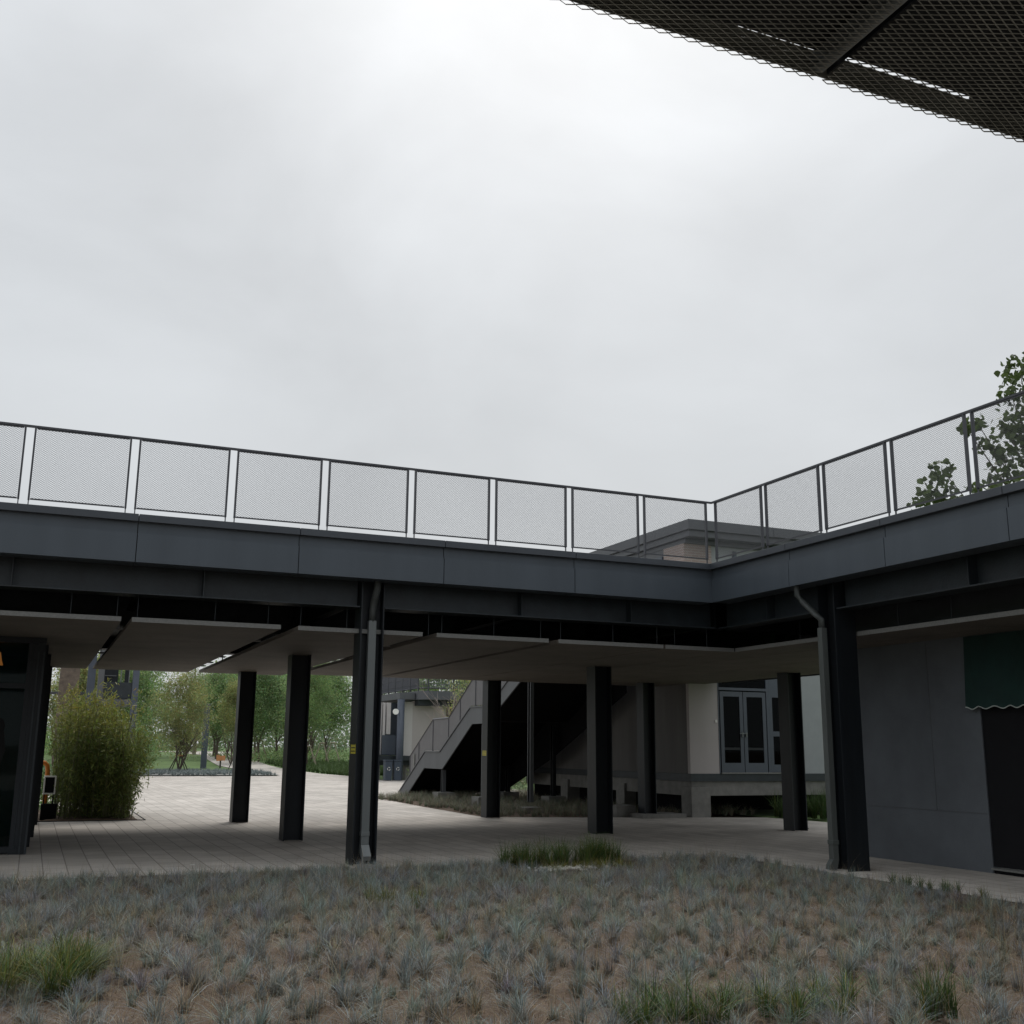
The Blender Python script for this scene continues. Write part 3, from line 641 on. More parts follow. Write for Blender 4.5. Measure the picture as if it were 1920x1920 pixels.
m = MB(); m.box(12.4, 14.8, 37.9, 38.4, -.03, .03); m.build('footing', 'plinth', st)

# ================================================================== glazed shop on the left
gs = thing('glazed_shop', (-.5, 19.05, 0), 'dark glazed shop front under the left end of the walkway', 'building')
m = MB(); m.box(-6, .085, 18.99, 19.12, 3.235, 3.325); m.box(-.17, -.10, 19.0, 19.1, .1, 3.234); m.box(.0, .085, 18.99, 19.12, 0, 3.234); m.box(-6, -.171, 19.0, 19.1, 2.52, 2.60); m.box(-6, -.171, 18.99, 19.1, .02, .12); m.box(-.171, -.001, 18.995, 19.1, 0, .11)
m.build('frame', 'dark_steel', gs)
m = MB(); m.box(-.099, -.001, 19.01, 19.08, .111, 3.234); m.build('frame', 'dark_steel', gs)
m = MB(); m.box(-.03, -.005, 18.98, 18.99, .0, 3.1); m.box(.05, .08, 18.97, 18.989, .0, 3.1); m.build('trim', 'beam_steel', gs)
m = MB(); m.box(-6, -.171, 19.045, 19.053, .12, 2.52); m.box(-6, -.171, 19.045, 19.053, 2.60, 3.234); m.build('pane', 'glass_clear', gs)
m = MB(); m.box(-.02, .08, 19.121, 26.2, 0, 3.32); m.box(.08, .13, 20.3, 20.6, 0, 3.32); m.box(.081, .20, 22.4, 22.8, 0, 3.32); m.box(.081, .28, 25.8, 26.2, 0, 3.32); m.build('side_wall', 'dark_steel', gs)
m = MB(); m.box(-6, -.021, 22.5, 22.6, 0, 3.3); m.box(-6, -.021, 19.13, 22.49, .01, .03); m.box(-6, -.021, 19.13, 22.49, 3.27, 3.3); m.build('room', 'teal_room', gs)
m = MB(); m.sphere((-.50, 19.042, 1.93), .10, 14, 10, 1.0, .03, 1.35); m.prism([(-.60, 1.86), (-.40, 1.86), (-.36, 1.56), (-.42, 1.30), (-.56, 1.32), (-.64, 1.58)], 'y', 19.036, 19.044); m.build('figure_print', 'figure_print', gs)
lp = thing('pendant_lamp', (-.62, 19.75, 2.95), 'small glowing orange pendant lamp inside the glazed shop', 'lamp')
m = MB(); m.tube([(-.62, 19.75, 3.27), (-.62, 19.75, 3.12)], .006, 6); m.build('cord', 'black', lp)
m = MB(); m.tube([(-.62, 19.75, 2.92), (-.62, 19.75, 3.0), (-.62, 19.75, 3.13)], .085, 14, r1=.03); m.build('lamp_shade', 'warm_lamp', lp, smooth=True)
# air conditioner and orange post beside the shop
ac = thing('air_conditioner', (.48, 27.2, 0), 'white outdoor air conditioner unit with a dark grille beside the bamboo', 'air conditioner')
m = MB(); m.box(.345, .60, 27.1, 27.3, .57, .60); m.box(.345, .60, 27.1, 27.3, .94, .97); m.box(.345, .375, 27.1, 27.3, .60, .94); m.box(.57, .60, 27.1, 27.3, .60, .94); m.build('casing', 'white_plastic', ac, bevel=.006)
m = MB()
for k in range(8): m.box(.376, .569, 27.105, 27.112, .615+k*.04, .633+k*.04)
m.box(.376, .569, 27.15, 27.29, .601, .939); m.build('grille', 'black', ac)
m = MB(); m.box(.36, .39, 27.12, 27.28, 0, .569); m.box(.55, .58, 27.12, 27.28, 0, .569); m.build('stand', 'black', ac)
m = MB(); m.box(.33, .66, 26.98, 27.4, .02, .36); m.build('dark_filler', 'stair_dark', ac)  # added black box, stands in for dark rocks and shade under the unit
op = MB(); op.tube([(.41, 27.6, .02), (.41, 27.6, 1.08), (.39, 27.6, 1.19), (.33, 27.6, 1.25), (.25, 27.6, 1.26)], .05, 12)
tag(op.build('bollard', 'orange', smooth=True, loc=(.41, 27.6, 0)), 'short orange bent post beside the glazed shop', 'post')

# ================================================================== far buildings
def railing_far(parent, pts, z0, h, step, matn='rail_steel'):
    pm = None
    m = MB()
    for (x0, y0), (x1, y1) in zip(pts[:-1], pts[1:]):
        m.sqtube([(x0, y0, z0+h), (x1, y1, z0+h)], .06); m.sqtube([(x0, y0, z0), (x1, y1, z0)], .05)
    m.build('handrail', matn, parent)
    for (x0, y0), (x1, y1) in zip(pts[:-1], pts[1:]):
        n_ = max(1, round(math.hypot(x1-x0, y1-y0)/step))
        for k in range(n_):
            x = x0+(x1-x0)*k/n_; y = y0+(y1-y0)*k/n_
            if pm is None: q = MB(); q.box(x-.035, x+.035, y-.035, y+.035, z0-.3, z0+h); pm = q.build('post', matn, parent); p0 = (x, y)
            else: rep(pm, parent, (x-p0[0], y-p0[1], 0))
fb = thing('far_gallery_building', (18.5, 56, 0), 'pale panelled building with a mesh railed roof terrace seen beyond the stair', 'building')
m = MB(); m.prism([(18.45, 63.5), (18.49, 55.2), (18.9, 54.75), (30, 54.0), (30, 67)], 'z', 4.15, 4.6); m.build('terrace_slab', 'roof_grey', fb)
m = MB(); m.box(18.6, 30, 55.3, 67, 3.85, 4.149); m.build('beam', 'beam_steel', fb)
railing_far(fb, [(18.55, 63.3), (18.55, 55.3), (18.95, 54.85), (30, 54.1)], 4.75, 1.1, 1.35)
V, F = None, None
m = MB()
for (x0, y0), (x1, y1) in zip([(18.55, 63.3), (18.55, 55.3), (18.95, 54.85)], [(18.55, 55.3), (18.95, 54.85), (30, 54.1)]):
    n_ = int(math.hypot(x1-x0, y1-y0)/.09)
    for k in range(n_):
        x = x0+(x1-x0)*k/n_; y = y0+(y1-y0)*k/n_; m.box(x-.014, x+.014, y-.014, y+.014, 4.78, 5.84)
    for kk in range(3):
        z = 4.95+kk*.35; m.sqtube([(x0, y0, z), (x1, y1, z)], .02)
m.build('mesh_infill', 'rail_mesh', fb)
m = MB(); m.box(18.75, 18.95, 57, 65, 1.25, 3.85); m.build('side_wall', 'brown_wall', fb)
m = MB(); m.box(18.05, 18.5, 56.0, 56.12, 1.25, 4.05); m.build('wall', 'pale_wall', fb)
m = MB(); m.box(18.5, 20.4, 56.12, 56.2, 1.25, 4.1); m.box(18.5, 20.4, 56.0, 56.119, 1.26, 4.1, 1); m.build('wall', ['pale_wall', 'white_panel'], fb)
m = MB(); m.box(20.4, 30, 56.2, 56.4, 1.25, 4.1); m.build('wall', 'brown_wall', fb)
m = MB(); m.box(16.2, 18.04, 57.0, 57.1, 1.25, 4.0); m.build('dark_glazing', 'window_frame', fb)
for a, b, zz in ((16.72, 16.92, 1.3), (17.0, 17.12, 1.3), (17.2, 17.42, 2.35)):
    m = MB(); m.box(a, b, 56.4, 56.6, zz, 4.0); m.build('fin', 'pale_wall', fb)
m = MB(); m.box(16.95, 17.7, 56.3, 56.34, 1.3, 2.3); m.build('balustrade', 'window_frame', fb)
m = MB(); m.box(16.2, 24, 55.9, 58, 1.0, 1.24); m.box(16.2, 24, 56.3, 57.9, .75, .999); m.build('floor_edge', 'beam_steel', fb)
for x in (16.6, 18.35, 20.6, 23):
    m = MB(); m.box(x, x+.35, 56.5, 56.9, -.03, .75); m.build('stilt', 'plinth', fb)
m = MB(); m.tube([(17.72, 55.6, 0), (17.72, 55.6, 4.15)], .19, 16); m.build('column', 'post_blue', fb, smooth=True)
m = MB(); m.box(17.6, 18.45, 55.5, 63.4, 4.16, 4.5); m.build('terrace_slab', 'roof_grey', fb)
rl = MB(); rl.tube([(17.36, 55.3, 3.50), (17.36, 55.4, 3.50)], .15, 20); 
t = thing('round_wall_lamp', (17.36, 55.35, 3.5), 'round white lamp disc mounted beside the far blue column', 'lamp')
rl.build('disc', 'lamp_white', t); m = MB(); m.tube([(17.36, 55.4, 3.5), (17.6, 55.5, 3.5)], .03, 6); m.build('arm', 'wire', t)
def bin_(x, label):
    t = thing('recycling_bin', (x, 54.9, 0), label, 'bin', 'recycling bins by the far building')
    m = MB(); m.prism([(x-.17, .02), (x+.17, .02), (x+.19, .98), (x-.19, .98)], 'y', 54.7, 55.1); m.build('body', 'bin_blue', t, bevel=.02)
    m = MB(); m.box(x-.205, x+.205, 54.68, 55.12, .99, 1.05); m.build('lid', 'bin_blue', t)
    m = MB()
    for k in range(3):
        a = 2*math.pi*k/3+.5; b = a+1.5
        m.tube([(x+.075*math.cos(a+(b-a)*q_/4), 54.69, .60+.075*math.sin(a+(b-a)*q_/4)) for q_ in range(5)], .014, 4)
    m.build('recycling_mark', 'white_plastic', t)
bin_(16.88, 'blue grey recycling bin with a white mark nearest the front column'); bin_(17.36, 'blue grey recycling bin with a white mark nearest the round far column')

tw = thing('far_stair_tower', (3.9, 62, 0), 'grey steel framed building with a balcony rising behind the bamboo', 'building')
m = MB(); m.box(2.95, 3.25, 62, 62.3, 0, 9); m.build('column', 'stair_paint', tw)
m = MB(); m.box(4.7, 5.02, 62, 62.3, 0, 9); m.build('column', 'post_blue', tw)
m = MB(); m.box(2.5, 2.9, 64, 64.3, 0, 9); m.build('column', 'post_blue', tw)
m = MB(); m.box(3.251, 4.699, 61.9, 66, 3.75, 4.05); m.build('balcony_slab', 'roof_grey', tw)
m = MB(); m.box(3.26, 4.69, 62.1, 62.12, 4.1, 4.95); m.build('balcony_panel', 'beam_steel', tw)
m = MB(); m.box(3.3, 4.1, 64.5, 64.6, 4.06, 7.5); m.box(4.45, 4.69, 64.5, 64.6, 4.06, 7.5); m.box(4.11, 4.45, 64.5, 64.6, 5.9, 7.5); m.box(4.11, 4.45, 64.5, 64.6, 4.06, 5.0); m.build('wall', 'dark_steel', tw)
m = MB(); m.box(4.08, 4.13, 62.2, 62.3, 4.1, 9); m.box(4.5, 4.54, 62.2, 62.3, 4.1, 9); m.build('mullion', 'pipe_grey', tw)
m = MB(); m.box(3.4, 4.0, 64.4, 64.45, 5.4, 5.45); m.box(3.4, 4.0, 64.4, 64.45, 4.9, 4.95); m.build('louvre', 'stair_paint', tw)
m = MB(); m.box(-2, 2.5, 66, 66.2, 4.4, 4.55); m.build('walkway_rail', 'rail_steel', tw)
tag(MB().box(1.0, 1.9, 58, 58.8, 0, 9.5).build('brown_pylon', 'bark', loc=(1.45, 58.4, 0)), 'tall brown square post standing behind the bamboo', 'post')
# slim dark blue sign post on the lawn
t = thing('sign_post', (11.05, 79, zt(79)), 'tall slim dark blue slab sign standing on the lawn', 'sign')
m = MB(); m.box(10.85, 11.25, 78.9, 79.05, 0, 4.55); m.build('slab', 'post_blue', t, bevel=.02)
t = thing('orange_sign_box', (12.3, 79.5, zt(79)), 'small orange box sign on a short dark stake beside the path', 'sign')
m = MB(); m.box(12.22, 12.32, 79.45, 79.55, .1, .85); m.build('stake', 'stake_dark', t)
m = MB(); m.box(11.97, 12.21, 79.4, 79.5, .66, 1.06); m.box(12.33, 12.57, 79.4, 79.5, .68, 1.02); m.box(12.211, 12.329, 79.42, 79.44, .68, 1.0); m.build('box', 'sign_orange', t)
# power lines
t = thing('power_line', (16, 140, 1.1), 'overhead power lines strung across the sky behind the trees', 'power line')
for z, dy in ((10.2, 0), (9.3, 3), (8.4, 0), (11.0, 4), (11.9, 2)):
    q = MB(); q.tube([(-60+i*14, 140+dy, z-.6*math.sin(math.pi*((i % 6)/6))) for i in range(16)], .024, 4); q.build('wire', 'wire', t)
for x in (18.0, 21.2):
    q = MB(); q.tube([(x, 141, 1), (x, 141, 13)], .12, 8, r1=.08); q.box(x-1.2, x+1.2, 140.9, 141.1, 11.4, 11.6); q.build('pole', 'wire', t)

# ================================================================== vegetation
def crown(parent, blobs, n, size, m, lo=.55, hi=1.35, hue=.14, asp=.5, droop=0.0, name='crown', hollow=.35, ztint=0):
    tot = sum(b[3]*b[4]*b[5] for b in blobs); Cs = []
    for (x, y, z, a, b, c) in blobs:
        k = max(8, int(n*a*b*c/tot)); p = rng.normal(size=(k, 3)); p /= np.linalg.norm(p, axis=1)[:, None]
        r = (hollow+(1-hollow)*rng.random(k)**.5)*(1+.12*rng.normal(size=k)); 
        bump_ = 1+.22*np.sin(p[:, 0]*5+x)*np.sin(p[:, 2]*6+z)+.12*np.sin(p[:, 1]*9+y)
        Cs.append(np.array([x, y, z])+p*(r*bump_)[:, None]*np.array([a, b, c]))
    C = np.concatenate(Cs)
    # twig-sized clusters with gaps between them
    s = np.sin(C[:, 0]*4.3+1)*np.sin(C[:, 1]*3.9)*np.sin(C[:, 2]*4.7+2)
    C = C[s > -.28+.25*rng.normal(size=len(C))*.6]
    V, F = leaf_arrays(C, size, asp, droop)
    cl = 1+.28*np.sin(C[:, 0]*2.1)*np.sin(C[:, 2]*2.6+1)
    T = tints(len(C), 4, lo, hi, hue)*np.repeat(cl, 4)[:, None]
    return raw(name, V, F, m, T, parent)
def trunk(parent, x, y, z0, h, r, m='bark', limbs=5, spread=1.0, lh=1.5, stems=1, name='trunk', lr=.45):
    q = MB()
    for s_ in range(stems):
        dx, dy = (random.uniform(-.3, .3)*spread, random.uniform(-.3, .3)*spread) if stems > 1 else (random.uniform(-.1, .1), 0)
        base = Vector((x+random.uniform(-.1, .1)*(stems > 1), y, z0)); topp = Vector((x+dx*2, y+dy*2, z0+h))
        midp = base.lerp(topp, .5)+Vector((random.uniform(-.08, .08), 0, 0))
        q.tube([base, midp, topp], r/(1+.5*(stems > 1)), 7, r1=r*.5)
        for k in range(limbs):
            t_ = random.uniform(.55, 1.0); b = base.lerp(topp, t_); a = random.uniform(0, 6.28)
            e = b+Vector((math.cos(a)*spread*random.uniform(.5, 1), math.sin(a)*spread*random.uniform(.5, 1), lh*random.uniform(.6, 1.1)))
            q.tube([b, b.lerp(e, .5)+Vector((0, 0, .1)), e], r*lr, 5, r1=r*.12)
    return q.build(name, m, parent)
def stakes(x, y, z0, h, sp, label, dark=False, n=4):
    t = thing('tree_prop', (x, y, z0), label, 'tree prop', 'wooden props tied round young trees')
    for k in range(n):
        a = k*2*math.pi/n+.5; q = MB(); q.tube([(x+math.cos(a)*sp, y+math.sin(a)*sp, z0), (x+math.cos(a)*.12, y+math.sin(a)*.12, z0+h)], .035, 6); q.build('pole', 'stake_dark' if dark else 'stake', t)
    q = MB(); q.tube([(x+math.cos(a)*.2, y+math.sin(a)*.2, z0+h-.06) for a in np.linspace(0, 6.28, 9)], .05, 5); q.build('tie', 'tie_orange' if dark else 'stake', t)
def tree(x, y, blobs, n, size, m, label, th, tr_=.1, **kw):
    t = thing('tree', (x, y, zt(y)), label, 'tree', 'trees on the lawn beyond the plaza')
    st_ = kw.pop('stems', 1); sprd = kw.pop('spread', .8); lb = kw.pop('limbs', 6); lh_ = kw.pop('lh', 1.5)
    trunk(t, x, y, zt(y), th, tr_, stems=st_, spread=sprd, limbs=lb, lh=lh_)
    crown(t, [(x+b[0], y+b[1], zt(y)+.55*(y > 81 and x > 14)+b[2]*(1+.22*(b[2] > 2.6)), b[3]*1.32, b[4]*1.1, b[5]*1.3) for b in blobs], int(n*2.9), size*.95, m, **kw)
    return t
# vase-shaped young tree on the strip, with props
tree(8.75, 73.5, [(0, 0, 3.3, 1.55, 1.4, 1.75), (0, 0, 2.3, 1.2, 1.1, 1.1), (.2, 0, 4.6, .9, .9, .8)], 9000, .13, 'leaf_olive', 'olive green vase shaped young tree held by dark props', 1.6, .08, stems=5, spread=1.3, limbs=5, lh=1.8, droop=.6, asp=.35, hollow=.1)
stakes(8.75, 73.5, zt(73.5), 1.05, .75, 'dark wooden props with orange ties under the olive vase shaped tree', True)
tree(6.2, 88, [(0, 0, 3.6, 2.1, 2, 2.6), (.9, 0, 5.0, 1.5, 1.5, 1.7), (-1.4, 0, 4.0, 1.3, 1.3, 2.2)], 9000, .17, 'leaf_mid', 'tall dense green tree behind the vase shaped young tree', 2.0, .15)
tree(4.0, 96, [(0, 0, 3.4, 2.0, 2, 3.0), (1.2, 0, 6.0, 1.3, 1.4, 1.4)], 7000, .17, 'leaf_mid', 'loose green tree just right of the grey framed building', 2.0, .15)
tree(5.6, 80, [(0, 0, 1.5, 1.5, 1.3, 1.2), (1.2, 0, 1.0, 1.0, 1, .8)], 5000, .13, 'leaf_dark', 'low dark bushy tree between the bamboo and the propped tree', .6, .1)
tree(2.3, 70, [(0, 0, 3.6, 1.7, 1.5, 1.6), (.4, 0, 5.0, 1.0, 1, 1.0)], 6000, .15, 'leaf_olive', 'yellow green tree rising behind the bamboo left of the grey framed building', 2.2, .12)
tree(14.2, 87, [(0, 0, 2.9, .9, 1.1, 1.7), (.2, 0, 4.0, .7, .9, .9)], 5500, .13, 'leaf_olive', 'slender olive tree just left of the leftmost column', 1.3, .08, stems=3, spread=.8, asp=.4)
stakes(13.0, 76.5, zt(76), 1.3, .7, 'thin wooden props just left of the leftmost column', True, 3)
tree(14.9, 99, [(0, 0, 3.3, 1.8, 1.7, 2.3), (.6, 0, 5.0, 1.3, 1.2, 1.2)], 7000, .16, 'leaf_mid', 'round green tree just right of the leftmost column', 1.5, .14)
tree(17.3, 92, [(0, 0, 3.4, 1.9, 1.9, 2.2), (-.5, 0, 4.9, 1.3, 1.2, 1.1), (1.2, 0, 4.4, 1.2, 1.2, 1.4)], 9000, .16, 'leaf_dark', 'dark green round tree between the two left columns', 1.5, .13)
tree(18.6, 104, [(0, 0, 4.2, 2.0, 2, 2.6)], 6500, .17, 'leaf_mid', 'pale topped green tree behind the second column', 1.8, .15)
tree(18.9, 82, [(0, 0, 3.7, 1.7, 1.6, 2.0), (.6, 0, 5.2, 1.2, 1.1, 1.1), (-.9, 0, 3.0, 1.0, 1, 1.2)], 9500, .14, 'leaf_mid', 'feathery green tree with a propped trunk seen left of the front column', 1.6, .09, stems=3, spread=1.0, droop=.4, asp=.35)
stakes(18.9, 81.5, zt(81), 1.55, .95, 'pale wooden props round the feathery tree left of the front column')
tree(21.6, 92, [(0, 0, 3.8, 1.9, 1.8, 2.1), (.4, 0, 5.4, 1.2, 1.2, 1.0)], 8000, .16, 'leaf_dark', 'dense green tree partly hidden by the front column', 1.6, .12)
tree(20.3, 110, [(0, 0, 4.0, 2.4, 2, 2.4)], 5500, .18, 'leaf_mid', 'round green tree far behind the feathery propped tree', 2, .15)
for i, (x, y) in enumerate(((16.4, 93), (17.9, 95), (20.2, 91), (21.0, 86), (22.4, 88))):
    stakes(x, y, zt(y), 1.7, .9, ['pale wooden tree props among the trunks just right of the leftmost column', 'pale wooden tree props under the dark round tree between the left columns', 'pale wooden tree props behind the feathery tree', 'pale wooden tree props close left of the front column', 'pale wooden tree props hidden deepest behind the front column'][i])
tree(16.0, 108, [(0, 0, 4.2, 2.3, 2, 2.3)], 5500, .2, 'leaf_mid', 'pale green tree in the back row between the two left columns', 2, .15)
tree(20.6, 101, [(0, 0, 4.3, 2.4, 2, 2.4), (1.2, 0, 3.4, 1.6, 1.6, 2)], 7000, .2, 'leaf_mid', 'green tree in the back row above the pale props', 2, .15)
tree(24.2, 103, [(0, 0, 4.3, 2.4, 2, 2.5)], 6000, .2, 'leaf_dark', 'dark green tree in the back row mostly hidden by the front column', 2, .15)
tree(23.2, 93, [(0, 0, 3.9, 1.8, 1.8, 2.2)], 6500, .17, 'leaf_mid', 'green tree close to the left edge of the front column', 1.8, .13)
tree(7.9, 100, [(0, 0, 4.0, 2.6, 2, 2.7), (-2.4, 0, 3.6, 2.0, 2, 2.6)], 9000, .2, 'leaf_mid', 'broad green tree in the back row behind the vase shaped tree', 2, .15)
tree(25.6, 70, [(0, 0, 4.6, 2.0, 2, 1.9)], 5000, .17, 'leaf_mid', 'green tree behind the terrace railing of the far building just left of the stair', 2.2, .15)
tree(22.6, 73, [(0, 0, 4.4, 1.6, 2, 1.8)], 3500, .17, 'leaf_far', 'pale green tree behind the corner of the far terrace railing', 2.2, .15)
tree(36.0, 62, [(0, 0, 5.0, 2.5, 2, 2.5)], 4000, .2, 'leaf_mid', 'green tree rising behind the terrace of the far pale building', 2.5, .15)
tree(19.0, 47.5, [(0, 0, 3.0, 1.3, 1, 1.4), (.2, 0, 4.2, 1.0, .9, .9), (.9, 0, 3.6, .8, .8, 1.0)], 4200, .10, 'leaf_olive', 'yellow green leafy tree directly behind the stair balustrade', 2.0, .08)
# bare trees
def bare(x, y, z0, h, label, seed, spread=1.0, n=16, r=.09):
    random.seed(seed); t = thing('bare_tree', (x, y, z0), label, 'tree', 'leafless trees'); q = MB()
    q.tube([(x, y, z0), (x+.05, y, z0+h*.3)], r, 7, r1=r*.85); q.build('trunk', 'bare_bark', t); q = MB()
    def br(p, d, L_, r_, dep):
        e = p+d*L_; mid_ = p+d*L_*.5+Vector((random.uniform(-.06, .06)*L_, random.uniform(-.06, .06)*L_, .04*L_)); q.tube([p, mid_, e], r_, 4, r1=r_*.55)
        if dep == 0: return
        for _ in range(random.choice((2, 3, 3))):
            nd = (d+Vector((random.uniform(-.55, .55), random.uniform(-.55, .55), random.uniform(-.15, .4)))).normalized()
            br(p+d*L_*random.uniform(.5, 1), nd, L_*random.uniform(.55, .75), r_*.55, dep-1)
    for k in range(n):
        a = random.uniform(0, 6.28); d = Vector((math.cos(a)*spread*.55, math.sin(a)*spread*.55, 1)).normalized()
        br(Vector((x+.03, y, z0+h*random.uniform(.12, .3))), d, h*.38, r*.42, 3)
    q.build('branches', 'bare_bark', t); random.seed(seed+1)
bare(14.7, 112, zt(112), 8.3, 'tall pale leafless tree rising left of the leftmost column', 5, .7, 9, .2)
bare(17.0, 43.5, 0, 4.6, 'reddish leafless tree with spreading branches behind the stair', 11, 1.2, 11, .07)
# small green shrub by the bins
def shrub(x, y, z0, r, n, size, m, label, h=1.0, name='shrub', cat='shrub', group=None):
    t = thing(name, (x, y, z0), label, cat, group)
    trunk(t, x, y, z0, r*.6*h, .02, limbs=4, spread=r*.6, lh=r*.6, name='stem'); crown(t, [(x, y, z0+r*.75*h, r, r, r*.8*h)], n, size, m, name='leaves', hollow=.1); return t
shrub(17.9, 53.0, 0, .55, 1500, .08, 'leaf_mid', 'small bright green shrub by the foot of the far blue column', 1.1)
shrub(.15, 31.6, 0, .85, 3500, .10, 'leaf_dark', 'dark low shrub behind the white air conditioner unit', 1.0)
# hedge masses far off
def mass(name, xs, ys, n, zr, size, m, hgt, label=None):
    X = rng.uniform(*xs, n); Y = rng.uniform(*ys, n); H = hgt*(.75+.25*np.sin(X*.35)+.18*np.sin(X*1.3+Y)+.1*np.sin(X*3.1))
    Z = zr+H*rng.random(n)**.7; V, F = leaf_arrays(np.stack([X, Y, Z], 1), size)
    return tag(raw(name, V, F, m, tints(n, 4, .6, 1.3)), kind='stuff')
mass('undergrowth', (-10, 60), (125, 131), 14000, 1.1, .35, 'leaf_far', 3.2)
mass('undergrowth', (15.2, 28), (86, 112), 9000, .45, .16, 'leaf_mid', .9)
mass('undergrowth', (-8, 11.5), (100, 118), 9000, .75, .25, 'leaf_mid', 2.4)
mass('distant_woodland', (-120, 220), (190, 230), 34000, 1.1, .8, 'leaf_far', 9.0)
mass('undergrowth', (16, 34), (39.5, 43.5), 16000, 0, .13, 'leaf_far', 1.25)

# bamboo clump
bb = thing('bamboo_clump', (1.4, 28, 0), 'dense clump of bamboo with a yellow green top in a bed by the plaza', 'bamboo')
q = MB(); tips = []
for k in range(230):
    x = random.uniform(.62, 2.28); y = random.uniform(26.95, 29.6)
    h = random.uniform(2.0, 3.6)*(1-.22*max(0, (x-1.55))/.8)*(1-.06*(29.6-y))*(.86+.18*math.sin(x*6.3+1)*math.sin(y*3.1)); a = random.uniform(0, 6.28); ln = random.uniform(.05, .5)+.12*(x > 1.9)
    p = [Vector((x+math.cos(a)*ln*t_**2, y+math.sin(a)*ln*t_**2, h*t_)) for t_ in (0, .35, .7, 1)]
    q.tube(p, .010, 4, r1=.003); tips.append((p, h))
q.build('culms', 'culm', bb)
C = []
for p, h in tips:
    for _ in range(random.choice((60, 120, 190, 230))):
        t_ = random.uniform(.13, 1.02)**.75 if random.random() < .85 else random.uniform(.02, .4)
        i = min(2, int(t_*3)); b = p[i].lerp(p[i+1], min(1, t_*3-i)); r = .24*(1.1-abs(t_-.6))
        C.append((b.x+random.gauss(0, r*.6), b.y+random.gauss(0, r*.6), max(.05, b.z+random.gauss(0, .08))))
C = np.array(C); C = C[(C[:, 0] > .42+.12*(C[:, 2] < 1.4)+.0*C[:, 2])]
V, F = leaf_arrays(C, .14, .17, droop=.7)
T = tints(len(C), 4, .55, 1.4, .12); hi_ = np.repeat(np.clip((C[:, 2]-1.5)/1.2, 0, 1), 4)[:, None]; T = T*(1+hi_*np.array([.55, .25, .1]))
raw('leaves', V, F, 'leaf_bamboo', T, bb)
for k, (x, y, lab) in enumerate(((1.35, 26.9, 0), )): pass

# large-leaved tree behind the right wing
pt = thing('broadleaf_tree', (31.5, 26.5, 0), 'big leaved tree showing through and above the right railing', 'tree')
cl_ = [(30.5,26.0,14.6,.75),(30.0,26.0,13.7,.55),(29.6,26.0,12.6,.5),(30.6,26,13.1,1.0),(28.7,26,11.75,.45),(30.4,26,12.2,.9),(29.3,26,11.4,.5),(27.75,26,12.3,.33),(28.3,26,12.5,.3),(29.2,26,10.8,.55),(28.6,26,10.3,.5),
 (25.7,26,9.5,.5),(26.2,26,10.0,.62),(26.55,26,10.7,.42),(26.7,26,9.6,.55),(27.5,26,9.5,.45),(27.9,26,10.1,.35),(28.4,26,9.5,.55),(30.6,26,11.1,.8),(31.6,26,14.3,.9),(32,26,12.6,1.4),(31.2,26,15.2,.5),(29.6,26,9.9,.5),(30.8,26,9.9,.7),(32.5,26,10.5,1.4),(27,26,8.7,.8),(29,26,8.7,1.0),(33.2,26,14.5,1.2)]
Cs = []
for x, y, z, r in cl_:
    k = int(150*r**2)+18; p = rng.normal(size=(k, 3)); p /= np.linalg.norm(p, axis=1)[:, None]; Cs.append(np.array([x, y, z])+p*(rng.random(k)**.45*r)[:, None])
C = np.concatenate(Cs); n_ = len(C); a = rng.normal(size=(n_, 3)); a[:, 2] -= .4; a /= np.linalg.norm(a, axis=1)[:, None]; b = np.cross(a, rng.normal(size=(n_, 3))); b /= np.linalg.norm(b, axis=1)[:, None]
s_ = rng.uniform(.16, .27, n_)[:, None]; a *= s_*.5; b *= s_*.46
V = np.stack([C+a, C+a*.35+b*.6, C-a*.35+b, C-a*.9+b*.35, C-a*.9-b*.35, C-a*.35-b, C+a*.35-b*.6], 1).reshape(-1, 3); F = np.arange(7*n_).reshape(-1, 7)
raw('leaves', V, F, 'leaf_poplar', np.repeat(rng.uniform(.6, 1.5, n_), 7)[:, None]*np.array([1, 1, 1]), pt)
q = MB(); q.tube([(31.5, 26.5, 0), (31.4, 26.4, 6), (31.6, 26.2, 12), (31.2, 26, 15)], .26, 9, r1=.05); q.build('trunk', 'bark', pt)
q = MB()
for x, y, z, r in cl_:
    zb = max(5.5, z-2.2-abs(x-31.5)*.5); q.tube([(31.5, 26.4, zb), (31.5+(x-31.5)*.5, 26.2, zb+(z-zb)*.55), (x, y, z)], .05, 5, r1=.012)
q.build('branches', 'bark', pt)

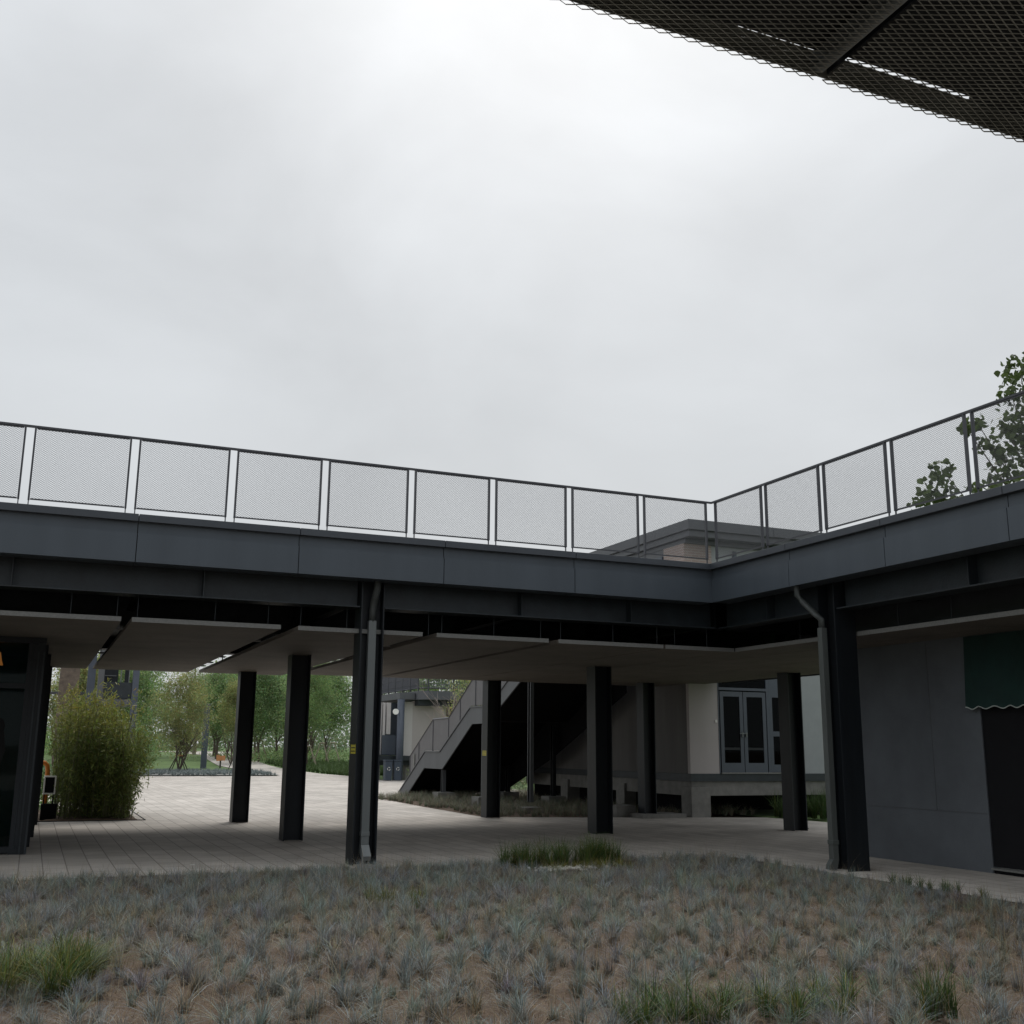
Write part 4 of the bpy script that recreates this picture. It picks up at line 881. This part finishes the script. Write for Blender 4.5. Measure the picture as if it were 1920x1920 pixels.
# ------------------------------------------------------------------ grasses
def blades(cx, cy, cz, nb, h, lean, w_, segs=3):
    """arrays of tufts -> blade quads. cx.. arrays of tuft centres, nb blades in each"""
    k = len(cx); n = k*nb; X = np.repeat(cx, nb)+rng.normal(0, .018, n); Y = np.repeat(cy, nb)+rng.normal(0, .018, n); Z = np.repeat(cz, nb)
    H = np.repeat(h, nb)*rng.uniform(.55, 1.1, n); a = rng.uniform(0, 2*np.pi, n); le = np.repeat(lean, nb)*np.abs(rng.normal(.55, .35, n))
    dx, dy = np.cos(a), np.sin(a); b = a+rng.uniform(1.1, 2.0, n); wx, wy = np.cos(b)*w_/2, np.sin(b)*w_/2
    ts = np.linspace(0, 1, segs+1); V = np.zeros((n, (segs+1)*2, 3), np.float32)
    for i, t in enumerate(ts):
        px_ = X+dx*le*H*(t**1.7); py_ = Y+dy*le*H*(t**1.7); pz_ = Z+H*(t-.28*le*t**2.2); s = (1-.85*t)
        V[:, 2*i] = np.stack([px_-wx*s, py_-wy*s, pz_], 1); V[:, 2*i+1] = np.stack([px_+wx*s, py_+wy*s, pz_], 1)
    base = np.arange(n)[:, None]*(segs+1)*2; F = np.concatenate([base+np.array([2*i, 2*i+1, 2*i+3, 2*i+2]) for i in range(segs)], 0)
    return V.reshape(-1, 3), F, n, (segs+1)*2
def noise2(x, y, s=1.0, o=0.0): return .5+.25*np.sin(x*1.7*s+o)*np.cos(y*2.1*s+1.3*o)+.15*np.sin(x*4.1*s-y*3.3*s+o)+.1*np.sin(y*7.3*s+x*5.1*s)
gx, gy = np.meshgrid(np.arange(-4, 10.3, .20), np.arange(3.1, 15.42, .20)); gx = gx.ravel(); gy = gy.ravel()
gx = gx+rng.normal(0, .055, gx.size); gy = gy+rng.normal(0, .055, gy.size)
ok = (gx < 10.2) & (gy < 15.2) & ~((gx > 6.4) & (gx < 8.1) & (gy > 13.45) & (gy < 14.5)) & (gx > -3.2) & ~((gx > 9.3) & (gy > 15.05-(gx-9.9)*.4))
az = np.degrees(np.arctan2(gx, gy)); ok &= (az > -14) & (az < 62)
nz = noise2(gx, gy, .9); near_ = np.clip((11-gy)/5, 0, 1)
ok &= rng.random(gx.size) > (.02+.26*near_*(nz < .50)+.09*near_+.4*(noise2(gx, gy, 1.9, 4.) < .25))
gx, gy, nz = gx[ok], gy[ok], nz[ok]
size_ = .11+.15*rng.random(gx.size)**1.2+.03*(gy > 11); size_ *= np.where((gy > 14.6) | (gx > 9.7), .68, 1)
V, F, n, per = blades(gx, gy, np.zeros_like(gx), 72, size_, rng.uniform(.8, 1.9, gx.size), .0044)
tt = np.repeat(rng.uniform(.75, 1.2, (len(gx), 1))*(1+rng.normal(0, .06, (len(gx), 3))), 72, 0)*rng.uniform(.7, 1.35, (n, 1))
dry = rng.random(n) < np.repeat(.17+.35*(noise2(gx, gy, 1.6, 2.0) > .62), 72)
tt[dry] *= np.array([1.25, .90, .60])
wht = rng.random(n) < .04; tt[wht] *= 1.7
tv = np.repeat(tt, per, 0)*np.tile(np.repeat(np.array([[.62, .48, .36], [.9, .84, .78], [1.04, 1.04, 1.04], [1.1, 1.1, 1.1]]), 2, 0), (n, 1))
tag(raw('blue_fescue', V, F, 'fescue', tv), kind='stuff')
# longer flower stalks and flat dead litter
k = 8000; lx = rng.uniform(-2.5, 10.2, k); ly = rng.uniform(4, 15.3, k); V, F, n, per = blades(lx, ly, np.zeros(k), 1, rng.uniform(.22, .42, k), np.full(k, .8), .0032)
tag(raw('dry_grass_stalks', V, F, 'fescue_dry', np.repeat(rng.uniform(.7, 1.8, (n, 1))*np.array([1.1, 1, .85]), per, 0)), kind='stuff')
k = 45000; lx = rng.uniform(-2.5, 10.2, k); ly = rng.uniform(4, 15.3, k); V, F, n, per = blades(lx, ly, np.full(k, .012), 1, rng.uniform(.06, .14, k), np.full(k, 3.0), .004)
tag(raw('dead_grass_litter', V, F, 'fescue_dry', np.repeat(rng.uniform(.3, 1.1, (n, 1))*np.array([1.1, .85, .62]), per, 0)), kind='stuff')
# grass spilling over the front edge of the paving
k = 500; lx = rng.uniform(-3, 10.2, k); ly = 15.36+rng.uniform(-.12, .02, k); V, F, n, per = blades(lx, ly, np.zeros(k), 8, rng.uniform(.05, .14, k), np.full(k, 1.2), .004)
tag(raw('edge_grass', V, F, 'fescue_dry', np.repeat(rng.uniform(.5, 1.1, (n, 1))*np.array([.8, .95, .85]), per, 0)), kind='stuff')
def clump(label, pts, h, m='green_blade', nb=46, name='grass_clump', lean=.8, w_=.008, cat='grass clump', group='green grass clumps in the planted beds', dryp=.2):
    pts = np.array(pts, float); t = thing(name, (pts[:, 0].mean(), pts[:, 1].mean(), 0), label, cat, group)
    V, F, n, per = blades(pts[:, 0], pts[:, 1], np.full(len(pts), .01), nb, h*rng.uniform(.75, 1.15, len(pts)), np.full(len(pts), lean), w_)
    T = rng.uniform(.55, 1.4, (n, 1))*(1+rng.normal(0, .1, (n, 3))); d_ = rng.random(n) < dryp; T[d_] *= np.array([2.6, 1.4, 1.0])
    raw('blades', V, F, m, np.repeat(T, per, 0), t); return t
def around(x, y, rx, ry, k): return [(x+random.uniform(-rx, rx), y+random.uniform(-ry, ry)) for _ in range(k)]
clump('tall green grass clump with dry tips at the left edge of the bed', around(-.1, 8.65, .62, .45, 46), .36, nb=60, dryp=.38, lean=1.45)
ck = clump('row of green grass tufts round pale pebbles at the back of the bed', around(7.1, 14.45, .95, .22, 56), .44, nb=56, dryp=.2, lean=.9)
clump('low straw coloured grass in front of the green tufts at the back', around(7.25, 14.05, .6, .18, 16), .2, nb=50, dryp=.95, lean=1.7)
clump('green grass clump at the bottom edge right of the middle', around(3.75, 6.15, .38, .3, 13), .3, dryp=.15, lean=1.1)
clump('pale green grass clump at the bottom edge further right', around(4.75, 6.05, .4, .3, 12), .26, dryp=.3, lean=1.3)
clump('thin upright green grass clump near the bottom right corner', around(5.45, 5.75, .12, .12, 4), .36, dryp=.1)
clump('small green grass clump on the left slope of the bed behind the big one', around(3.6, 11.6, .35, .3, 7), .24, dryp=.5)
clump('short green grass by the edge of the paving at the right', around(10.1, 10.5, .08, .8, 10), .2, dryp=.2)
clump('tall green grass under the right building beside the column', around(18.0, 23.4, .5, .45, 26), .65, nb=50, w_=.012, dryp=.02)
clump('tall green grass seen through the gap at the right of the door column', around(19.0, 22.6, .9, .5, 40), .75, nb=50, w_=.012, dryp=.02)
q = MB()
for k in range(150):
    x = random.gauss(6.95, .26); y = random.gauss(14.0, .10); r = random.uniform(.012, .03); q.sphere((x, y, .03+r*.4+random.uniform(0, .03)), r, 6, 4, 1, 1, .7)
tag(q.build('pebbles', 'pebble'), kind='stuff')
# dry grass under the stair
k = 1500; lx = rng.uniform(10.6, 17.8, k); ly = rng.uniform(24.6, 38.5, k)
ok = (lx > 10.6+np.clip(ly-36, 0, 9)*.9) & ~((lx < 12.9) & (ly < 25.7-(lx-10.4)*.34+.1)) & ~((lx >= 12.9) & (ly < 25.0-(lx-12.9)*.22+.1)); lx, ly = lx[ok], ly[ok]
V, F, n, per = blades(lx, ly, np.zeros_like(lx), 34, rng.uniform(.16, .32, lx.size), np.full(lx.size, 1.2), .009)
T = rng.uniform(.6, 1.3, (n, 1))*(1+rng.normal(0, .1, (n, 3))); gg = rng.random(n) < .25; T[gg] *= np.array([.6, .95, .8])
tag(raw('dry_grass', V, F, 'fescue_dry', np.repeat(T, per, 0)), kind='stuff')
k = 1600; lx = rng.uniform(-6, 14, k); ly = rng.uniform(64.6, 75, k); ok = lx < 13.4; lx, ly = lx[ok], ly[ok]
V, F, n, per = blades(lx, ly, np.full(lx.size, .03), 14, rng.uniform(.2, .35, lx.size), np.full(lx.size, 1.2), .03)
tag(raw('blue_fescue', V, F, 'fescue', np.repeat(rng.uniform(.7, 1.1, (n, 1))*np.array([1, 1, 1]), per, 0)), kind='stuff')
k = 5000; lx = rng.uniform(16.8, 30, k); ly = rng.uniform(65, 90, k); ok = lx > np.interp(ly, [64.7, 70, 79, 98], [17.5, 17.25, 16.5, 17.8])+.1; lx, ly = lx[ok], ly[ok]
V, F, n, per = blades(lx, ly, np.array([zt(v) for v in ly])-.02, 12, rng.uniform(.2, .5, lx.size), np.full(lx.size, .9), .03)
tag(raw('lawn_grass', V, F, 'green_blade', np.repeat(rng.uniform(.6, 1.3, (n, 1))*np.array([1, 1, 1]), per, 0)), kind='stuff')
# a scrap of white litter by the paving edge
tag(MB().box(1.96, 2.02, 14.6, 14.62, .2, .205).add([(1.96, 14.62, .205), (2.02, 14.62, .205), (2.03, 14.66, .19)], [(0, 1, 2)]).build('litter_scrap', 'white_plastic', loc=(2, 14.6, 0)), 'tiny white scrap of paper caught in the grass near the paving', 'litter')
